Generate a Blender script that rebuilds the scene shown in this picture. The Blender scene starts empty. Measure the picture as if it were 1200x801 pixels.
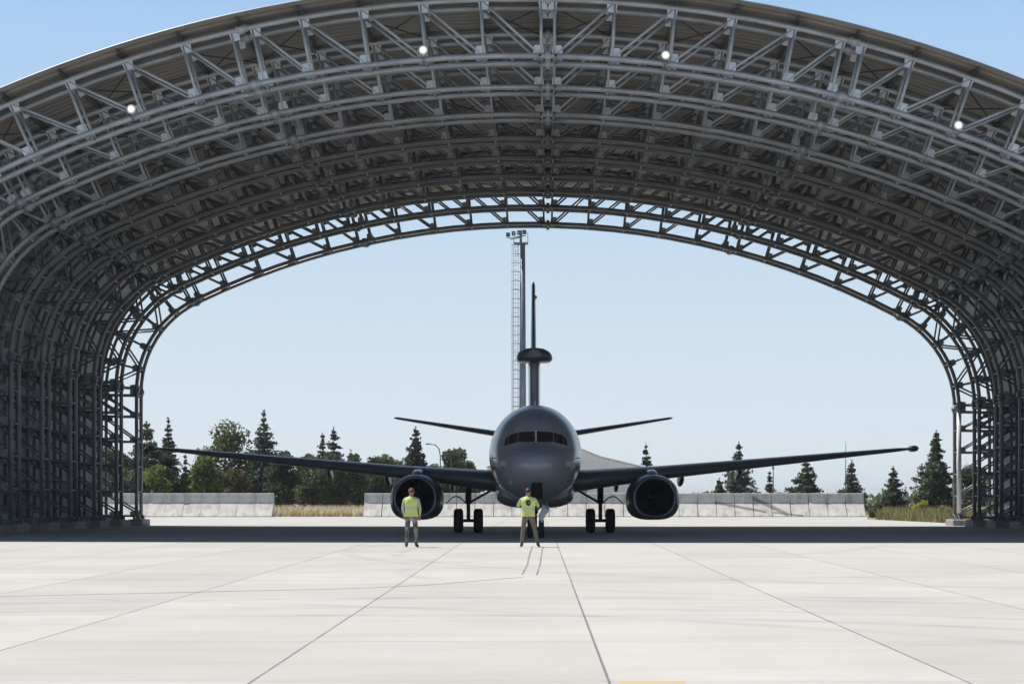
import bpy, bmesh, math, random
from mathutils import Vector, Matrix
from mathutils.bvhtree import BVHTree
R = math.radians
PI = math.pi
scene = bpy.context.scene
col = scene.collection
F = 2260.0; VX = 642.0; VY = 589.0; EYE = 1.28

def at(px, py, d):
    return Vector(((px - VX) * d / F, d, EYE + (VY - py) * d / F))

# ------------------------------------------------------------------ mesh collector
class MB:
    def __init__(self):
        self.v = []; self.f = []; self.m = []; self.s = []
    def add(self, vs, fs, mi=0, smooth=False):
        o = len(self.v)
        self.v.extend([tuple(p) for p in vs])
        for f in fs:
            self.f.append(tuple(i + o for i in f)); self.m.append(mi); self.s.append(smooth)
    def box(self, c, size, rot=None, mi=0):
        hx, hy, hz = size[0] / 2, size[1] / 2, size[2] / 2
        vs = [Vector((x, y, z)) for x in (-hx, hx) for y in (-hy, hy) for z in (-hz, hz)]
        if rot is not None: vs = [rot @ v for v in vs]
        c = Vector(c)
        self.add([v + c for v in vs], [(0, 1, 3, 2), (4, 6, 7, 5), (0, 4, 5, 1), (2, 3, 7, 6), (0, 2, 6, 4), (1, 5, 7, 3)], mi)
    def tube(self, pts, r, n=8, mi=0, caps=True, smooth=True):
        pts = [Vector(p) for p in pts]
        rs = r if isinstance(r, (list, tuple)) else [r] * len(pts)
        rings = []; prev = None
        for i, p in enumerate(pts):
            if i == 0: t = pts[1] - p
            elif i == len(pts) - 1: t = p - pts[i - 1]
            else: t = (pts[i + 1] - p).normalized() + (p - pts[i - 1]).normalized()
            t.normalize()
            if prev is None:
                a = Vector((0, 1, 0)) if abs(t.y) < 0.9 else Vector((0, 0, 1))
                u = t.cross(a).normalized()
            else:
                u = (prev - t * prev.dot(t)).normalized()
            prev = u
            w = t.cross(u)
            off = PI / n
            rings.append([p + (u * math.cos(2 * PI * k / n + off) + w * math.sin(2 * PI * k / n + off)) * rs[i] for k in range(n)])
        self.loft(rings, mi, smooth, caps)
    def loft(self, rings, mi=0, smooth=True, caps=True, closed=True):
        n = len(rings[0]); vs = [p for r in rings for p in r]; fs = []
        m = n if closed else n - 1
        for i in range(len(rings) - 1):
            for k in range(m):
                fs.append((i * n + k, i * n + (k + 1) % n, (i + 1) * n + (k + 1) % n, (i + 1) * n + k))
        self.add(vs, fs, mi, smooth)
        if caps:
            o = len(self.v) - len(vs)
            self.f.append(tuple(o + k for k in range(n - 1, -1, -1))); self.m.append(mi); self.s.append(False)
            self.f.append(tuple(o + (len(rings) - 1) * n + k for k in range(n))); self.m.append(mi); self.s.append(False)
    def lathe(self, prof, origin, axis='Y', n=24, mi=0, smooth=True):
        """prof: list of (r, h) along axis"""
        rings = []
        for r, h in prof:
            ring = []
            for k in range(n):
                a = 2 * PI * k / n
                c, s = math.cos(a) * r, math.sin(a) * r
                if axis == 'Y': p = (c, h, s)
                elif axis == 'X': p = (h, c, s)
                else: p = (c, s, h)
                ring.append(Vector(p) + Vector(origin))
            rings.append(ring)
        self.loft(rings, mi, smooth, True)
    def build(self, name, mats, parent=None, recalc=True):
        me = bpy.data.meshes.new(name)
        me.from_pydata(self.v, [], self.f)
        if not isinstance(mats, (list, tuple)): mats = [mats]
        for m in mats: me.materials.append(m)
        me.polygons.foreach_set('material_index', self.m)
        me.polygons.foreach_set('use_smooth', self.s)
        me.update()
        if recalc:
            bm = bmesh.new(); bm.from_mesh(me)
            bmesh.ops.recalc_face_normals(bm, faces=bm.faces)
            bm.to_mesh(me); bm.free()
        o = bpy.data.objects.new(name, me); col.objects.link(o)
        if parent is not None: o.parent = parent
        return o

def tag(o, label=None, cat=None, group=None, kind=None):
    if label: o['label'] = label
    if cat: o['category'] = cat
    if group: o['group'] = group
    if kind: o['kind'] = kind
    return o
def empty(name, loc, rz=0.0):
    o = bpy.data.objects.new(name, None); col.objects.link(o)
    o.location = loc; o.rotation_euler = (0, 0, rz); o.empty_display_size = 0.3
    return o
def copy_tree(o, parent=None):
    c = o.copy(); col.objects.link(c)
    if parent is not None: c.parent = parent
    for ch in list(o.children): copy_tree(ch, c)
    return c

# ------------------------------------------------------------------ materials
class NT:
    def __init__(self, m):
        self.t = m.node_tree; self.n = self.t.nodes; self.l = self.t.links
    def node(self, typ, **kw):
        n = self.n.new(typ)
        for k, v in kw.items(): setattr(n, k, v)
        return n
    def put(self, sock, v):
        if isinstance(v, bpy.types.NodeSocket): self.l.new(v, sock)
        else: sock.default_value = v
    def math(self, op, a, b=0.0, c=None):
        n = self.node('ShaderNodeMath', operation=op)
        self.put(n.inputs[0], a); self.put(n.inputs[1], b)
        if c is not None: self.put(n.inputs[2], c)
        return n.outputs[0]
    def mix(self, f, a, b):
        n = self.node('ShaderNodeMix', data_type='RGBA')
        self.put(n.inputs['Factor'], f); self.put(n.inputs[6], a); self.put(n.inputs[7], b)
        return n.outputs[2]
    def noise(self, vec, scale, detail=4, rough=0.55):
        n = self.node('ShaderNodeTexNoise')
        self.put(n.inputs['Scale'], scale); self.put(n.inputs['Detail'], detail); self.put(n.inputs['Roughness'], rough)
        if vec is not None: self.l.new(vec, n.inputs['Vector'])
        return n.outputs['Fac']
    def ramp(self, f, lo, hi):
        n = self.node('ShaderNodeMapRange'); n.clamp = True
        self.put(n.inputs[0], f); n.inputs[1].default_value = lo; n.inputs[2].default_value = hi
        return n.outputs[0]
    def mapping(self, vec, scale=(1, 1, 1), loc=(0, 0, 0), rot=(0, 0, 0)):
        n = self.node('ShaderNodeMapping')
        self.l.new(vec, n.inputs[0]); n.inputs['Scale'].default_value = scale
        n.inputs['Location'].default_value = loc; n.inputs['Rotation'].default_value = rot
        return n.outputs[0]
def c4(c): return (c[0], c[1], c[2], 1.0)
def mat(name, a, b=None, scale=3.0, rough=0.6, metal=0.0, bump=0.0, bscale=None, coat=0.0, lo=0.35, hi=0.65, stretch=(1, 1, 1), rvar=0.0, spec=None):
    m = bpy.data.materials.new(name); m.use_nodes = True
    T = NT(m); p = T.n['Principled BSDF']
    p.inputs['Base Color'].default_value = c4(a); p.inputs['Roughness'].default_value = rough
    p.inputs['Metallic'].default_value = metal
    if spec is not None: p.inputs['Specular IOR Level'].default_value = spec
    if coat: p.inputs['Coat Weight'].default_value = coat; p.inputs['Coat Roughness'].default_value = 0.12
    tc = T.node('ShaderNodeTexCoord').outputs['Object']
    v = T.mapping(tc, stretch)
    if b is not None:
        f = T.ramp(T.noise(v, scale, 5), lo, hi)
        T.l.new(T.mix(f, c4(a), c4(b)), p.inputs['Base Color'])
        if rvar:
            T.l.new(T.math('MULTIPLY_ADD', f, rvar, rough), p.inputs['Roughness'])
    if bump:
        bn = T.node('ShaderNodeBump'); bn.inputs['Strength'].default_value = bump; bn.inputs['Distance'].default_value = 0.02
        T.l.new(T.noise(v, bscale or scale * 4, 4), bn.inputs['Height']); T.l.new(bn.outputs[0], p.inputs['Normal'])
    return m
def leaf_mat(name, cols, rough=0.7, trans=0.33):
    m = bpy.data.materials.new(name); m.use_nodes = True
    T = NT(m); p = T.n['Principled BSDF']; p.inputs['Roughness'].default_value = rough
    p.inputs['Specular IOR Level'].default_value = 0.25
    g = T.node('ShaderNodeNewGeometry'); oi = T.node('ShaderNodeObjectInfo')
    cr = T.node('ShaderNodeValToRGB')
    els = cr.color_ramp.elements
    while len(els) < len(cols): els.new(0.5)
    for i, c in enumerate(cols):
        els[i].position = i / (len(cols) - 1); els[i].color = c4(c)
    tc = T.node('ShaderNodeTexCoord').outputs['Object']
    f = T.math('ADD', T.math('MULTIPLY', g.outputs['Random Per Island'], 0.6), T.math('MULTIPLY', T.ramp(T.noise(tc, 0.5, 2), .3, .7), 0.4))
    T.l.new(f, cr.inputs[0])
    hs = T.node('ShaderNodeHueSaturation')
    T.l.new(T.math('MULTIPLY_ADD', oi.outputs['Random'], 0.5, 0.75), hs.inputs['Value'])
    T.l.new(T.math('MULTIPLY_ADD', oi.outputs['Random'], 0.03, 0.485), hs.inputs['Hue'])
    T.l.new(cr.outputs[0], hs.inputs['Color'])
    T.l.new(hs.outputs[0], p.inputs['Base Color'])
    tr = T.node('ShaderNodeBsdfTranslucent'); T.l.new(hs.outputs[0], tr.inputs[0])
    mx = T.node('ShaderNodeMixShader'); mx.inputs[0].default_value = trans
    T.l.new(p.outputs[0], mx.inputs[1]); T.l.new(tr.outputs[0], mx.inputs[2])
    T.l.new(mx.outputs[0], T.n['Material Output'].inputs[0])
    return m

M = {}
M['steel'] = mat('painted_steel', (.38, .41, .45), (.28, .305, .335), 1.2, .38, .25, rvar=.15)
M['steel_dark'] = mat('dark_shaded_steel', (.20, .215, .23), (.145, .155, .165), 1.2, .45, .2)  # darker steel copy; shade of the deeper trusses put into the colour
M['gusset'] = mat('gusset_steel', (.55, .60, .67), (.43, .48, .54), 3, .4, .1)
M['pale'] = mat('pale_grey_paint', (.80, .81, .83), (.72, .73, .75), 2, .45)
M['purlin'] = mat('purlin_steel', (.06, .058, .055), (.045, .044, .042), 1, .6, .1)
M['conc_block'] = mat('pedestal_concrete', (.30, .29, .27), (.22, .21, .20), 4, .85, bump=.2)
M['ac'] = mat('aircraft_grey_paint', (.245, .258, .278), (.20, .212, .232), .8, .26, 0, coat=.45, rvar=.10, lo=.3, hi=.7)
M['ac_dark'] = mat('aircraft_dark_paint', (.085, .092, .103), (.068, .074, .083), 1.5, .36, 0, coat=.15)
def panel_lines(m, stepy, stepx):
    T = NT(m); p = T.n['Principled BSDF']; oc = T.node('ShaderNodeTexCoord').outputs['Object']
    q = T.node('ShaderNodeSeparateXYZ'); T.l.new(oc, q.inputs[0])
    base = p.inputs['Base Color'].links[0].from_socket
    def ln(v, st, w):
        f = T.math('ABSOLUTE', T.math('SUBTRACT', T.math('FRACT', T.math('DIVIDE', v, st)), .5))
        return T.math('SUBTRACT', 1.0, T.ramp(T.math('MULTIPLY', f, st), w * .5, w))
    ang = T.math('ARCTAN2', T.math('SUBTRACT', q.outputs[2], 2.9), q.outputs[0])
    k = T.math('MAXIMUM', ln(q.outputs[1], stepy, .014), T.math('MULTIPLY', ln(ang, stepx, .010), T.ramp(q.outputs[1], -2.8, -2.6)))
    base = T.mix(T.math('MULTIPLY', k, .55), base, (.03, .032, .035, 1))
    grime = T.ramp(T.noise(T.mapping(oc, (2.5, .35, 2.5)), 1.3, 5, .6), .52, .78)
    base = T.mix(T.math('MULTIPLY', grime, .28), base, (.07, .07, .068, 1))
    T.l.new(base, p.inputs['Base Color'])
panel_lines(M['ac'], 1.27, .42); panel_lines(M['ac_dark'], 1.6, .6)
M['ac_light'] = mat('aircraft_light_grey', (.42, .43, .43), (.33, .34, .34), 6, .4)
M['lip'] = mat('inlet_lip_metal', (.16, .17, .19), (.13, .14, .16), 3, .3, .6)
M['black'] = mat('black_recess', (.008, .008, .009), None, rough=.8)
M['fan'] = mat('fan_titanium', (.012, .013, .014), None, rough=.6, metal=.2)
M['rubber'] = mat('tyre_rubber', (.014, .014, .015), (.02, .02, .02), 8, .85)
M['glass'] = mat('cockpit_glass', (.006, .007, .008), None, rough=.06, coat=.3)
M['gear'] = mat('gear_metal', (.055, .058, .062), (.04, .04, .045), 6, .45, .3)
M['white'] = mat('white_cloth', (.86, .86, .85), (.80, .80, .80), 8, .8)
M['yellow_paint'] = mat('yellow_ground_paint', (.44, .36, .19), (.40, .36, .25), 9, .75)
M['mast'] = mat('mast_galvanised', (.20, .23, .27), (.16, .18, .22), 1, .5, .4)
M['bark'] = mat('bark', (.075, .058, .042), (.05, .04, .03), 5, .9)
M['skin'] = mat('skin', (.42, .23, .155), (.38, .20, .135), 12, .55)
M['hair_tan'] = mat('tan_hair', (.16, .075, .03), (.11, .05, .02), 40, .7)
M['hair_black'] = mat('black_hair', (.012, .010, .009), (.02, .017, .014), 40, .6)
M['vest'] = mat('hi_vis_fabric', (.68, .74, .27), (.60, .68, .20), 5, .75)
M['reflect'] = mat('reflective_tape', (.52, .55, .52), (.46, .48, .46), 20, .4)
M['emblem'] = mat('black_print', (.012, .012, .012), None, rough=.7)
M['boot'] = mat('boot_leather', (.13, .085, .05), (.09, .06, .035), 10, .7)
M['shirt'] = mat('pale_sleeve', (.48, .53, .34), (.38, .42, .27), 9, .8)
M['khaki'] = mat('khaki_trousers', (.20, .165, .125), (.15, .125, .095), 9, .85)
M['camo'] = mat('camouflage_trousers', (.30, .27, .23), (.10, .095, .085), 9, .85, lo=.47, hi=.53)
def em(name, c, s):
    m = bpy.data.materials.new(name); m.use_nodes = True
    p = m.node_tree.nodes['Principled BSDF']
    p.inputs['Base Color'].default_value = c4(c); p.inputs['Emission Color'].default_value = c4(c); p.inputs['Emission Strength'].default_value = s
    return m
M['lamp'] = em('lamp_glow', (1, .95, .82), .55)

def roof_mat():
    m = mat('roof_cladding', (.29, .27, .24), (.215, .20, .178), .35, .75)
    T = NT(m); p = T.n['Principled BSDF']
    g = T.node('ShaderNodeNewGeometry').outputs['Position']
    sx = T.node('ShaderNodeSeparateXYZ'); T.l.new(g, sx.inputs[0])
    w = T.math('SINE', T.math('MULTIPLY', sx.outputs[1], 2 * PI / 0.5))
    bn = T.node('ShaderNodeBump'); bn.inputs['Strength'].default_value = .6; bn.inputs['Distance'].default_value = .04
    T.l.new(w, bn.inputs['Height']); T.l.new(bn.outputs[0], p.inputs['Normal'])
    return m
M['roof'] = roof_mat()
M['wall'] = mat('wall_cladding', (.22, .235, .26), (.17, .18, .20), .5, .7)

def ground_mat():
    m = bpy.data.materials.new('apron_concrete'); m.use_nodes = True
    T = NT(m); p = T.n['Principled BSDF']; p.inputs['Roughness'].default_value = .85
    p.inputs['Specular IOR Level'].default_value = .05
    pos = T.node('ShaderNodeNewGeometry').outputs['Position']
    s = T.node('ShaderNodeSeparateXYZ'); T.l.new(pos, s.inputs[0]); X, Y = s.outputs[0], s.outputs[1]
    xs = T.math('ADD', X, T.math('MULTIPLY_ADD', Y, .0053, -.0053 * 16.2 - .52))
    W = 3.03; L = 4.4
    u = T.math('DIVIDE', xs, W); v = T.math('DIVIDE', T.math('ADD', Y, 1.2), L)
    iu = T.math('FLOOR', T.math('ADD', u, .5)); 
    du = T.math('MULTIPLY', T.math('ABSOLUTE', T.math('SUBTRACT', u, iu)), W)     # distance to the nearest long joint
    iv = T.math('FLOOR', T.math('ADD', v, .5))
    dv = T.math('MULTIPLY', T.math('ABSOLUTE', T.math('SUBTRACT', v, iv)), L)
    cell = T.node('ShaderNodeCombineXYZ'); T.l.new(T.math('FLOOR', u), cell.inputs[0]); T.l.new(T.math('FLOOR', v), cell.inputs[1])
    wn = T.node('ShaderNodeTexWhiteNoise', noise_dimensions='3D'); T.l.new(cell.outputs[0], wn.inputs[0])
    base = T.mix(T.ramp(T.noise(pos, .35, 6, .6), .3, .7), (.402, .393, .372, 1), (.455, .447, .428, 1))
    streak = T.ramp(T.noise(T.mapping(pos, (.22, 1.6, 1)), 1.0, 5, .65), .50, .72)
    base = T.mix(T.math('MULTIPLY', streak, .30), base, (.30, .292, .275, 1))
    fine = T.ramp(T.noise(pos, 6, 5, .7), .35, .75)
    base = T.mix(T.math('MULTIPLY', fine, .10), base, (.28, .275, .26, 1))
    tint = T.math('MULTIPLY_ADD', wn.outputs[0], .10, .95)
    vm = T.node('ShaderNodeVectorMath', operation='SCALE'); T.l.new(base, vm.inputs[0]); T.l.new(tint, vm.inputs[3]); base = vm.outputs[0]
    # tyre scuffs: large arcs
    def arc(cx, cy, r, w, st):
        q = T.math('SQRT', T.math('ADD', T.math('POWER', T.math('ABSOLUTE', T.math('SUBTRACT', X, cx)), 2.0), T.math('POWER', T.math('ABSOLUTE', T.math('SUBTRACT', Y, cy)), 2.0)))
        d = T.math('ABSOLUTE', T.math('SUBTRACT', q, r))
        k = T.math('SUBTRACT', 1.0, T.ramp(d, w * .3, w))
        k = T.math('MULTIPLY', k, T.ramp(T.noise(pos, .5, 3), .38, .62))
        return T.math('MULTIPLY', k, st)
    for a in [(-2, 13, 12.2, .25, .42), (-2, 13, 13.9, .22, .30), (-1, 12, 17.4, .3, .34), (1, 8, 21.5, .3, .28), (-14, 6, 24, .3, .24), (18, 52, 22, .3, .3), (19, 54, 24.5, .3, .24), (-20, 66, 31, .25, .2), (-3, 60, 25, .3, .22), (8, 40, 11, .25, .2)]:
        base = T.mix(arc(*a), base, (.20, .20, .205, 1))
    jl = T.math('SUBTRACT', 1.0, T.ramp(du, .006, .018))
    jn = T.ramp(T.noise(pos, .8, 2), .2, .5)
    base = T.mix(T.math('MULTIPLY', jl, T.math('MULTIPLY_ADD', jn, .4, .3)), base, (.045, .045, .045, 1))
    jt = T.math('SUBTRACT', 1.0, T.ramp(dv, .01, .03))
    base = T.mix(T.math('MULTIPLY', jt, .28), base, (.10, .10, .10, 1))
    T.l.new(base, p.inputs['Base Color'])
    bn = T.node('ShaderNodeBump'); bn.inputs['Strength'].default_value = .15; bn.inputs['Distance'].default_value = .01
    T.l.new(T.noise(pos, 14, 4), bn.inputs['Height']); T.l.new(bn.outputs[0], p.inputs['Normal'])
    return m
M['apron'] = ground_mat()
M['field'] = mat('dry_field_soil', (.27, .215, .12), (.17, .16, .07), .12, .95, bump=.4, bscale=2)
M['dry_grass'] = leaf_mat('dry_grass_blades', [(.62, .54, .36), (.75, .67, .47), (.82, .76, .56)], trans=.45)
M['weed'] = leaf_mat('weed_leaves', [(.16, .17, .07), (.30, .29, .13), (.48, .42, .22)])
M['yellow_bush'] = leaf_mat('yellow_bush_leaves', [(.20, .23, .04), (.38, .38, .06), (.55, .50, .09)])
M['fir'] = leaf_mat('fir_needles', [(0.051, 0.068, 0.041), (0.085, 0.110, 0.063), (0.146, 0.165, 0.098)], trans=.28)
M['fir_pale'] = leaf_mat('blue_fir_needles', [(0.061, 0.081, 0.066), (0.104, 0.128, 0.104), (0.171, 0.195, 0.146)], trans=.28)
M['leaf_mid'] = leaf_mat('mid_green_leaves', [(0.073, 0.098, 0.041), (0.122, 0.152, 0.061), (0.195, 0.220, 0.098)])
M['leaf_dark'] = leaf_mat('dark_green_leaves', [(0.049, 0.066, 0.037), (0.083, 0.105, 0.056), (0.140, 0.159, 0.081)])
M['leaf_light'] = leaf_mat('light_green_leaves', [(0.098, 0.134, 0.037), (0.171, 0.213, 0.061), (0.268, 0.305, 0.104)])
M['leaf_brown'] = leaf_mat('brown_leaves', [(.07, .062, .032), (.115, .10, .05), (.17, .145, .075)])

def barrier_mat():
    m = mat('barrier_concrete', (.62, .60, .56), (.53, .51, .47), .9, .85, bump=.15)
    T = NT(m); p = T.n['Principled BSDF']
    pos = T.node('ShaderNodeNewGeometry').outputs['Position']
    s = T.node('ShaderNodeSeparateXYZ'); T.l.new(pos, s.inputs[0]); X, Z = s.outputs[0], s.outputs[2]
    base = p.inputs['Base Color'].links[0].from_socket
    dirt = T.math('MULTIPLY', T.ramp(T.noise(T.mapping(pos, (1.2, 1, .25)), 1.4, 4), .45, .75), .6)
    base = T.mix(dirt, base, (.17, .165, .16, 1))
    def streak(x0, z0, x1, z1, w):
        k = (z1 - z0) / (x1 - x0)
        d = T.math('ABSOLUTE', T.math('SUBTRACT', Z, T.math('MULTIPLY_ADD', X, k, z0 - k * x0)))
        a = T.math('SUBTRACT', 1.0, T.ramp(d, w * .6, w))
        return T.math('MULTIPLY', a, T.math('MULTIPLY', T.math('GREATER_THAN', X, x0), T.math('LESS_THAN', X, x1)))
    for px0, py0, px1, py1, w in ((838, 588.5, 897, 599.5, .15), (882, 583, 922, 602.5, .24), (905, 600, 940, 604, .10)):
        a, b = at(px0, py0, 177.6), at(px1, py1, 177.6)
        base = T.mix(T.math('MULTIPLY', streak(a.x, a.z, b.x, b.z, w), .75), base, (.12, .12, .125, 1))
    T.l.new(base, p.inputs['Base Color'])
    return m
M['barrier'] = barrier_mat()
def corr_mat():
    m = mat('corrugated_sheet', (.80, .81, .82), (.74, .75, .76), .5, .5)
    T = NT(m); p = T.n['Principled BSDF']
    pos = T.node('ShaderNodeTexCoord').outputs['Object']
    s = T.node('ShaderNodeSeparateXYZ'); T.l.new(pos, s.inputs[0])
    w = T.math('SINE', T.math('MULTIPLY', s.outputs[0], 2 * PI / .5))
    bn = T.node('ShaderNodeBump'); bn.inputs['Strength'].default_value = .35; bn.inputs['Distance'].default_value = .06
    T.l.new(w, bn.inputs['Height']); T.l.new(bn.outputs[0], p.inputs['Normal'])
    return m
M['corr'] = corr_mat()

# ------------------------------------------------------------------ ground
SLOPE = .0053
def gz(y): return -SLOPE * max(0.0, min(140.0, 60 - y))
def sheet(name, xs, ys, dz, m):
    b = MB()
    vs = [(x, y, gz(y) + dz) for y in ys for x in xs]; n = len(xs)
    fs = [(j * n + i, j * n + i + 1, (j + 1) * n + i + 1, (j + 1) * n + i) for j in range(len(ys) - 1) for i in range(n - 1)]
    b.add(vs, fs)
    return tag(b.build(name, m), kind='structure')
sheet('field', [-5000, -600, 0, 600, 5000], [-3000, -80, 0, 30, 60, 100, 200, 600, 6000], -.03, M['field'])
sheet('apron', [-400, -100, 0, 100, 400], [-80, -20, 0, 20, 40, 60, 80, 110], 0, M['apron'])
b = MB(); b.add([(-400, 110, 0), (25.6, 110, 0), (25.2, 152, 0), (30, 181, 0), (-400, 181, 0)], [(0, 1, 2, 3, 4)])
tag(b.build('taxiway', M['apron']), kind='structure')

def ground_strip(name, pts, w, m, dz=.004):
    b = MB(); L = []
    pts = [Vector(p) for p in pts]
    for i, p in enumerate(pts):
        t = (pts[min(i + 1, len(pts) - 1)] - pts[max(i - 1, 0)]); n = Vector((-t.y, t.x)).normalized() * w / 2
        L += [(p.x + n.x, p.y + n.y, gz(p.y) + dz), (p.x - n.x, p.y - n.y, gz(p.y) + dz)]
    b.add(L, [(2 * i, 2 * i + 1, 2 * i + 3, 2 * i + 2) for i in range(len(pts) - 1)])
    return tag(b.build(name, m), kind='structure')
def gp(px, py):
    d = F * 1.598 / (py - 577.0)
    if d > 60: d = F * EYE / (py - VY)
    return ((px - VX) * d / F, d)
M['tar'] = mat('dark_tar', (.12, .12, .12), (.30, .30, .29), 3, .8)
ground_strip('tar_line', [gp(x, y) for x, y in ((624, 640), (621, 648), (619, 656), (618, 661), (614.5, 668), (612, 672.5))], .04, M['tar'])
ground_strip('tar_line', [gp(x, y) for x, y in ((636, 640), (634.5, 650), (633, 660), (631, 667), (629, 673))], .035, M['tar'])
M['scuff'] = mat('faint_scuff', (.25, .25, .25), (.36, .355, .345), 2, .85)
ground_strip('tyre_mark', [gp(x, y) for x, y in ((612, 676), (560, 680), (500, 685), (440, 688), (380, 690), (300, 691.5), (200, 694), (60, 697), (-40, 699))], .07, M['scuff'])
a0, a1 = gp(724, 797.5), gp(801, 797.5)
b = MB(); b.add([(a0[0], 14, gz(14) + .004), (a1[0], 14, gz(14) + .004), (a1[0], a1[1], gz(a1[1]) + .004), (a0[0], a0[1], gz(a0[1]) + .004)], [(0, 1, 2, 3)])
tag(b.build('painted_marking', M['yellow_paint']), kind='structure')

# ------------------------------------------------------------------ shelter
SH_R = 44.6; SH_TOP = 17.1; SH_HW = 23.3
A_END = 26.8; A_MID = 13.47
rc = (SH_HW - SH_R * math.sin(R(A_END))) / (1 - math.sin(R(A_END)))
CC = Vector((SH_HW - rc, SH_TOP - SH_R + (SH_R - rc) * math.cos(R(A_END))))
Z_J = CC.y
def prof(seg, t, off):
    """right half of the arch; seg 'A','B' roof arcs, 'C' corner, 'D' column; off = outward offset. returns x,z"""
    if seg in 'AB':
        a = R(.3 + t * (A_MID - .3)) if seg == 'A' else R(A_MID + t * (A_END - A_MID))
        r = SH_R + off
        return Vector((r * math.sin(a), SH_TOP - SH_R + r * math.cos(a)))
    if seg == 'C':
        a = R(A_END + t * (90 - A_END)); r = rc + off
        return Vector((CC.x + r * math.sin(a), CC.y + r * math.cos(a)))
    return Vector((SH_HW + off, Z_J + t * (.45 - Z_J)))
NP = {'A': 5, 'B': 5, 'C': 5, 'D': 5}
def shear(x, z): return z - .0205 * x * min(1.0, max(0.0, z) / Z_J)
def P(side, seg, t, off, y, dz=0.0):
    p = prof(seg, t, off)
    x = p.x * side
    return Vector((x, y, shear(x, p.y + dz * (1 if seg in 'AB' else (1 - t if seg == 'C' else 0)))))
DEP = 2.0
YS = [68.3 + 5.12 * i for i in range(9)]
shelter = empty('aircraft_shelter', (0, 88, 0))
tag(shelter, 'huge open-ended steel arch shelter of lattice trusses spanning the parked aircraft', 'hangar')
inv = Matrix.Translation((0, -88, 0))
def sh_build(b, name, m, parent=None):
    o = b.build(name, m, parent if parent is not None else shelter)
    if parent is None: o.data.transform(inv)
    else: o.data.transform(inv)
    return o
def path(side, off, y, dz, step=6):
    pts = []
    for seg in 'ABCD':
        n = step * (2 if seg == 'C' else 1)
        if seg == 'D': n = 2
        for k in range(n + 1):
            if pts and k == 0: continue
            pts.append(P(side, seg, k / n, off, y, dz))
    return pts
front_parts = 0
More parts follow.
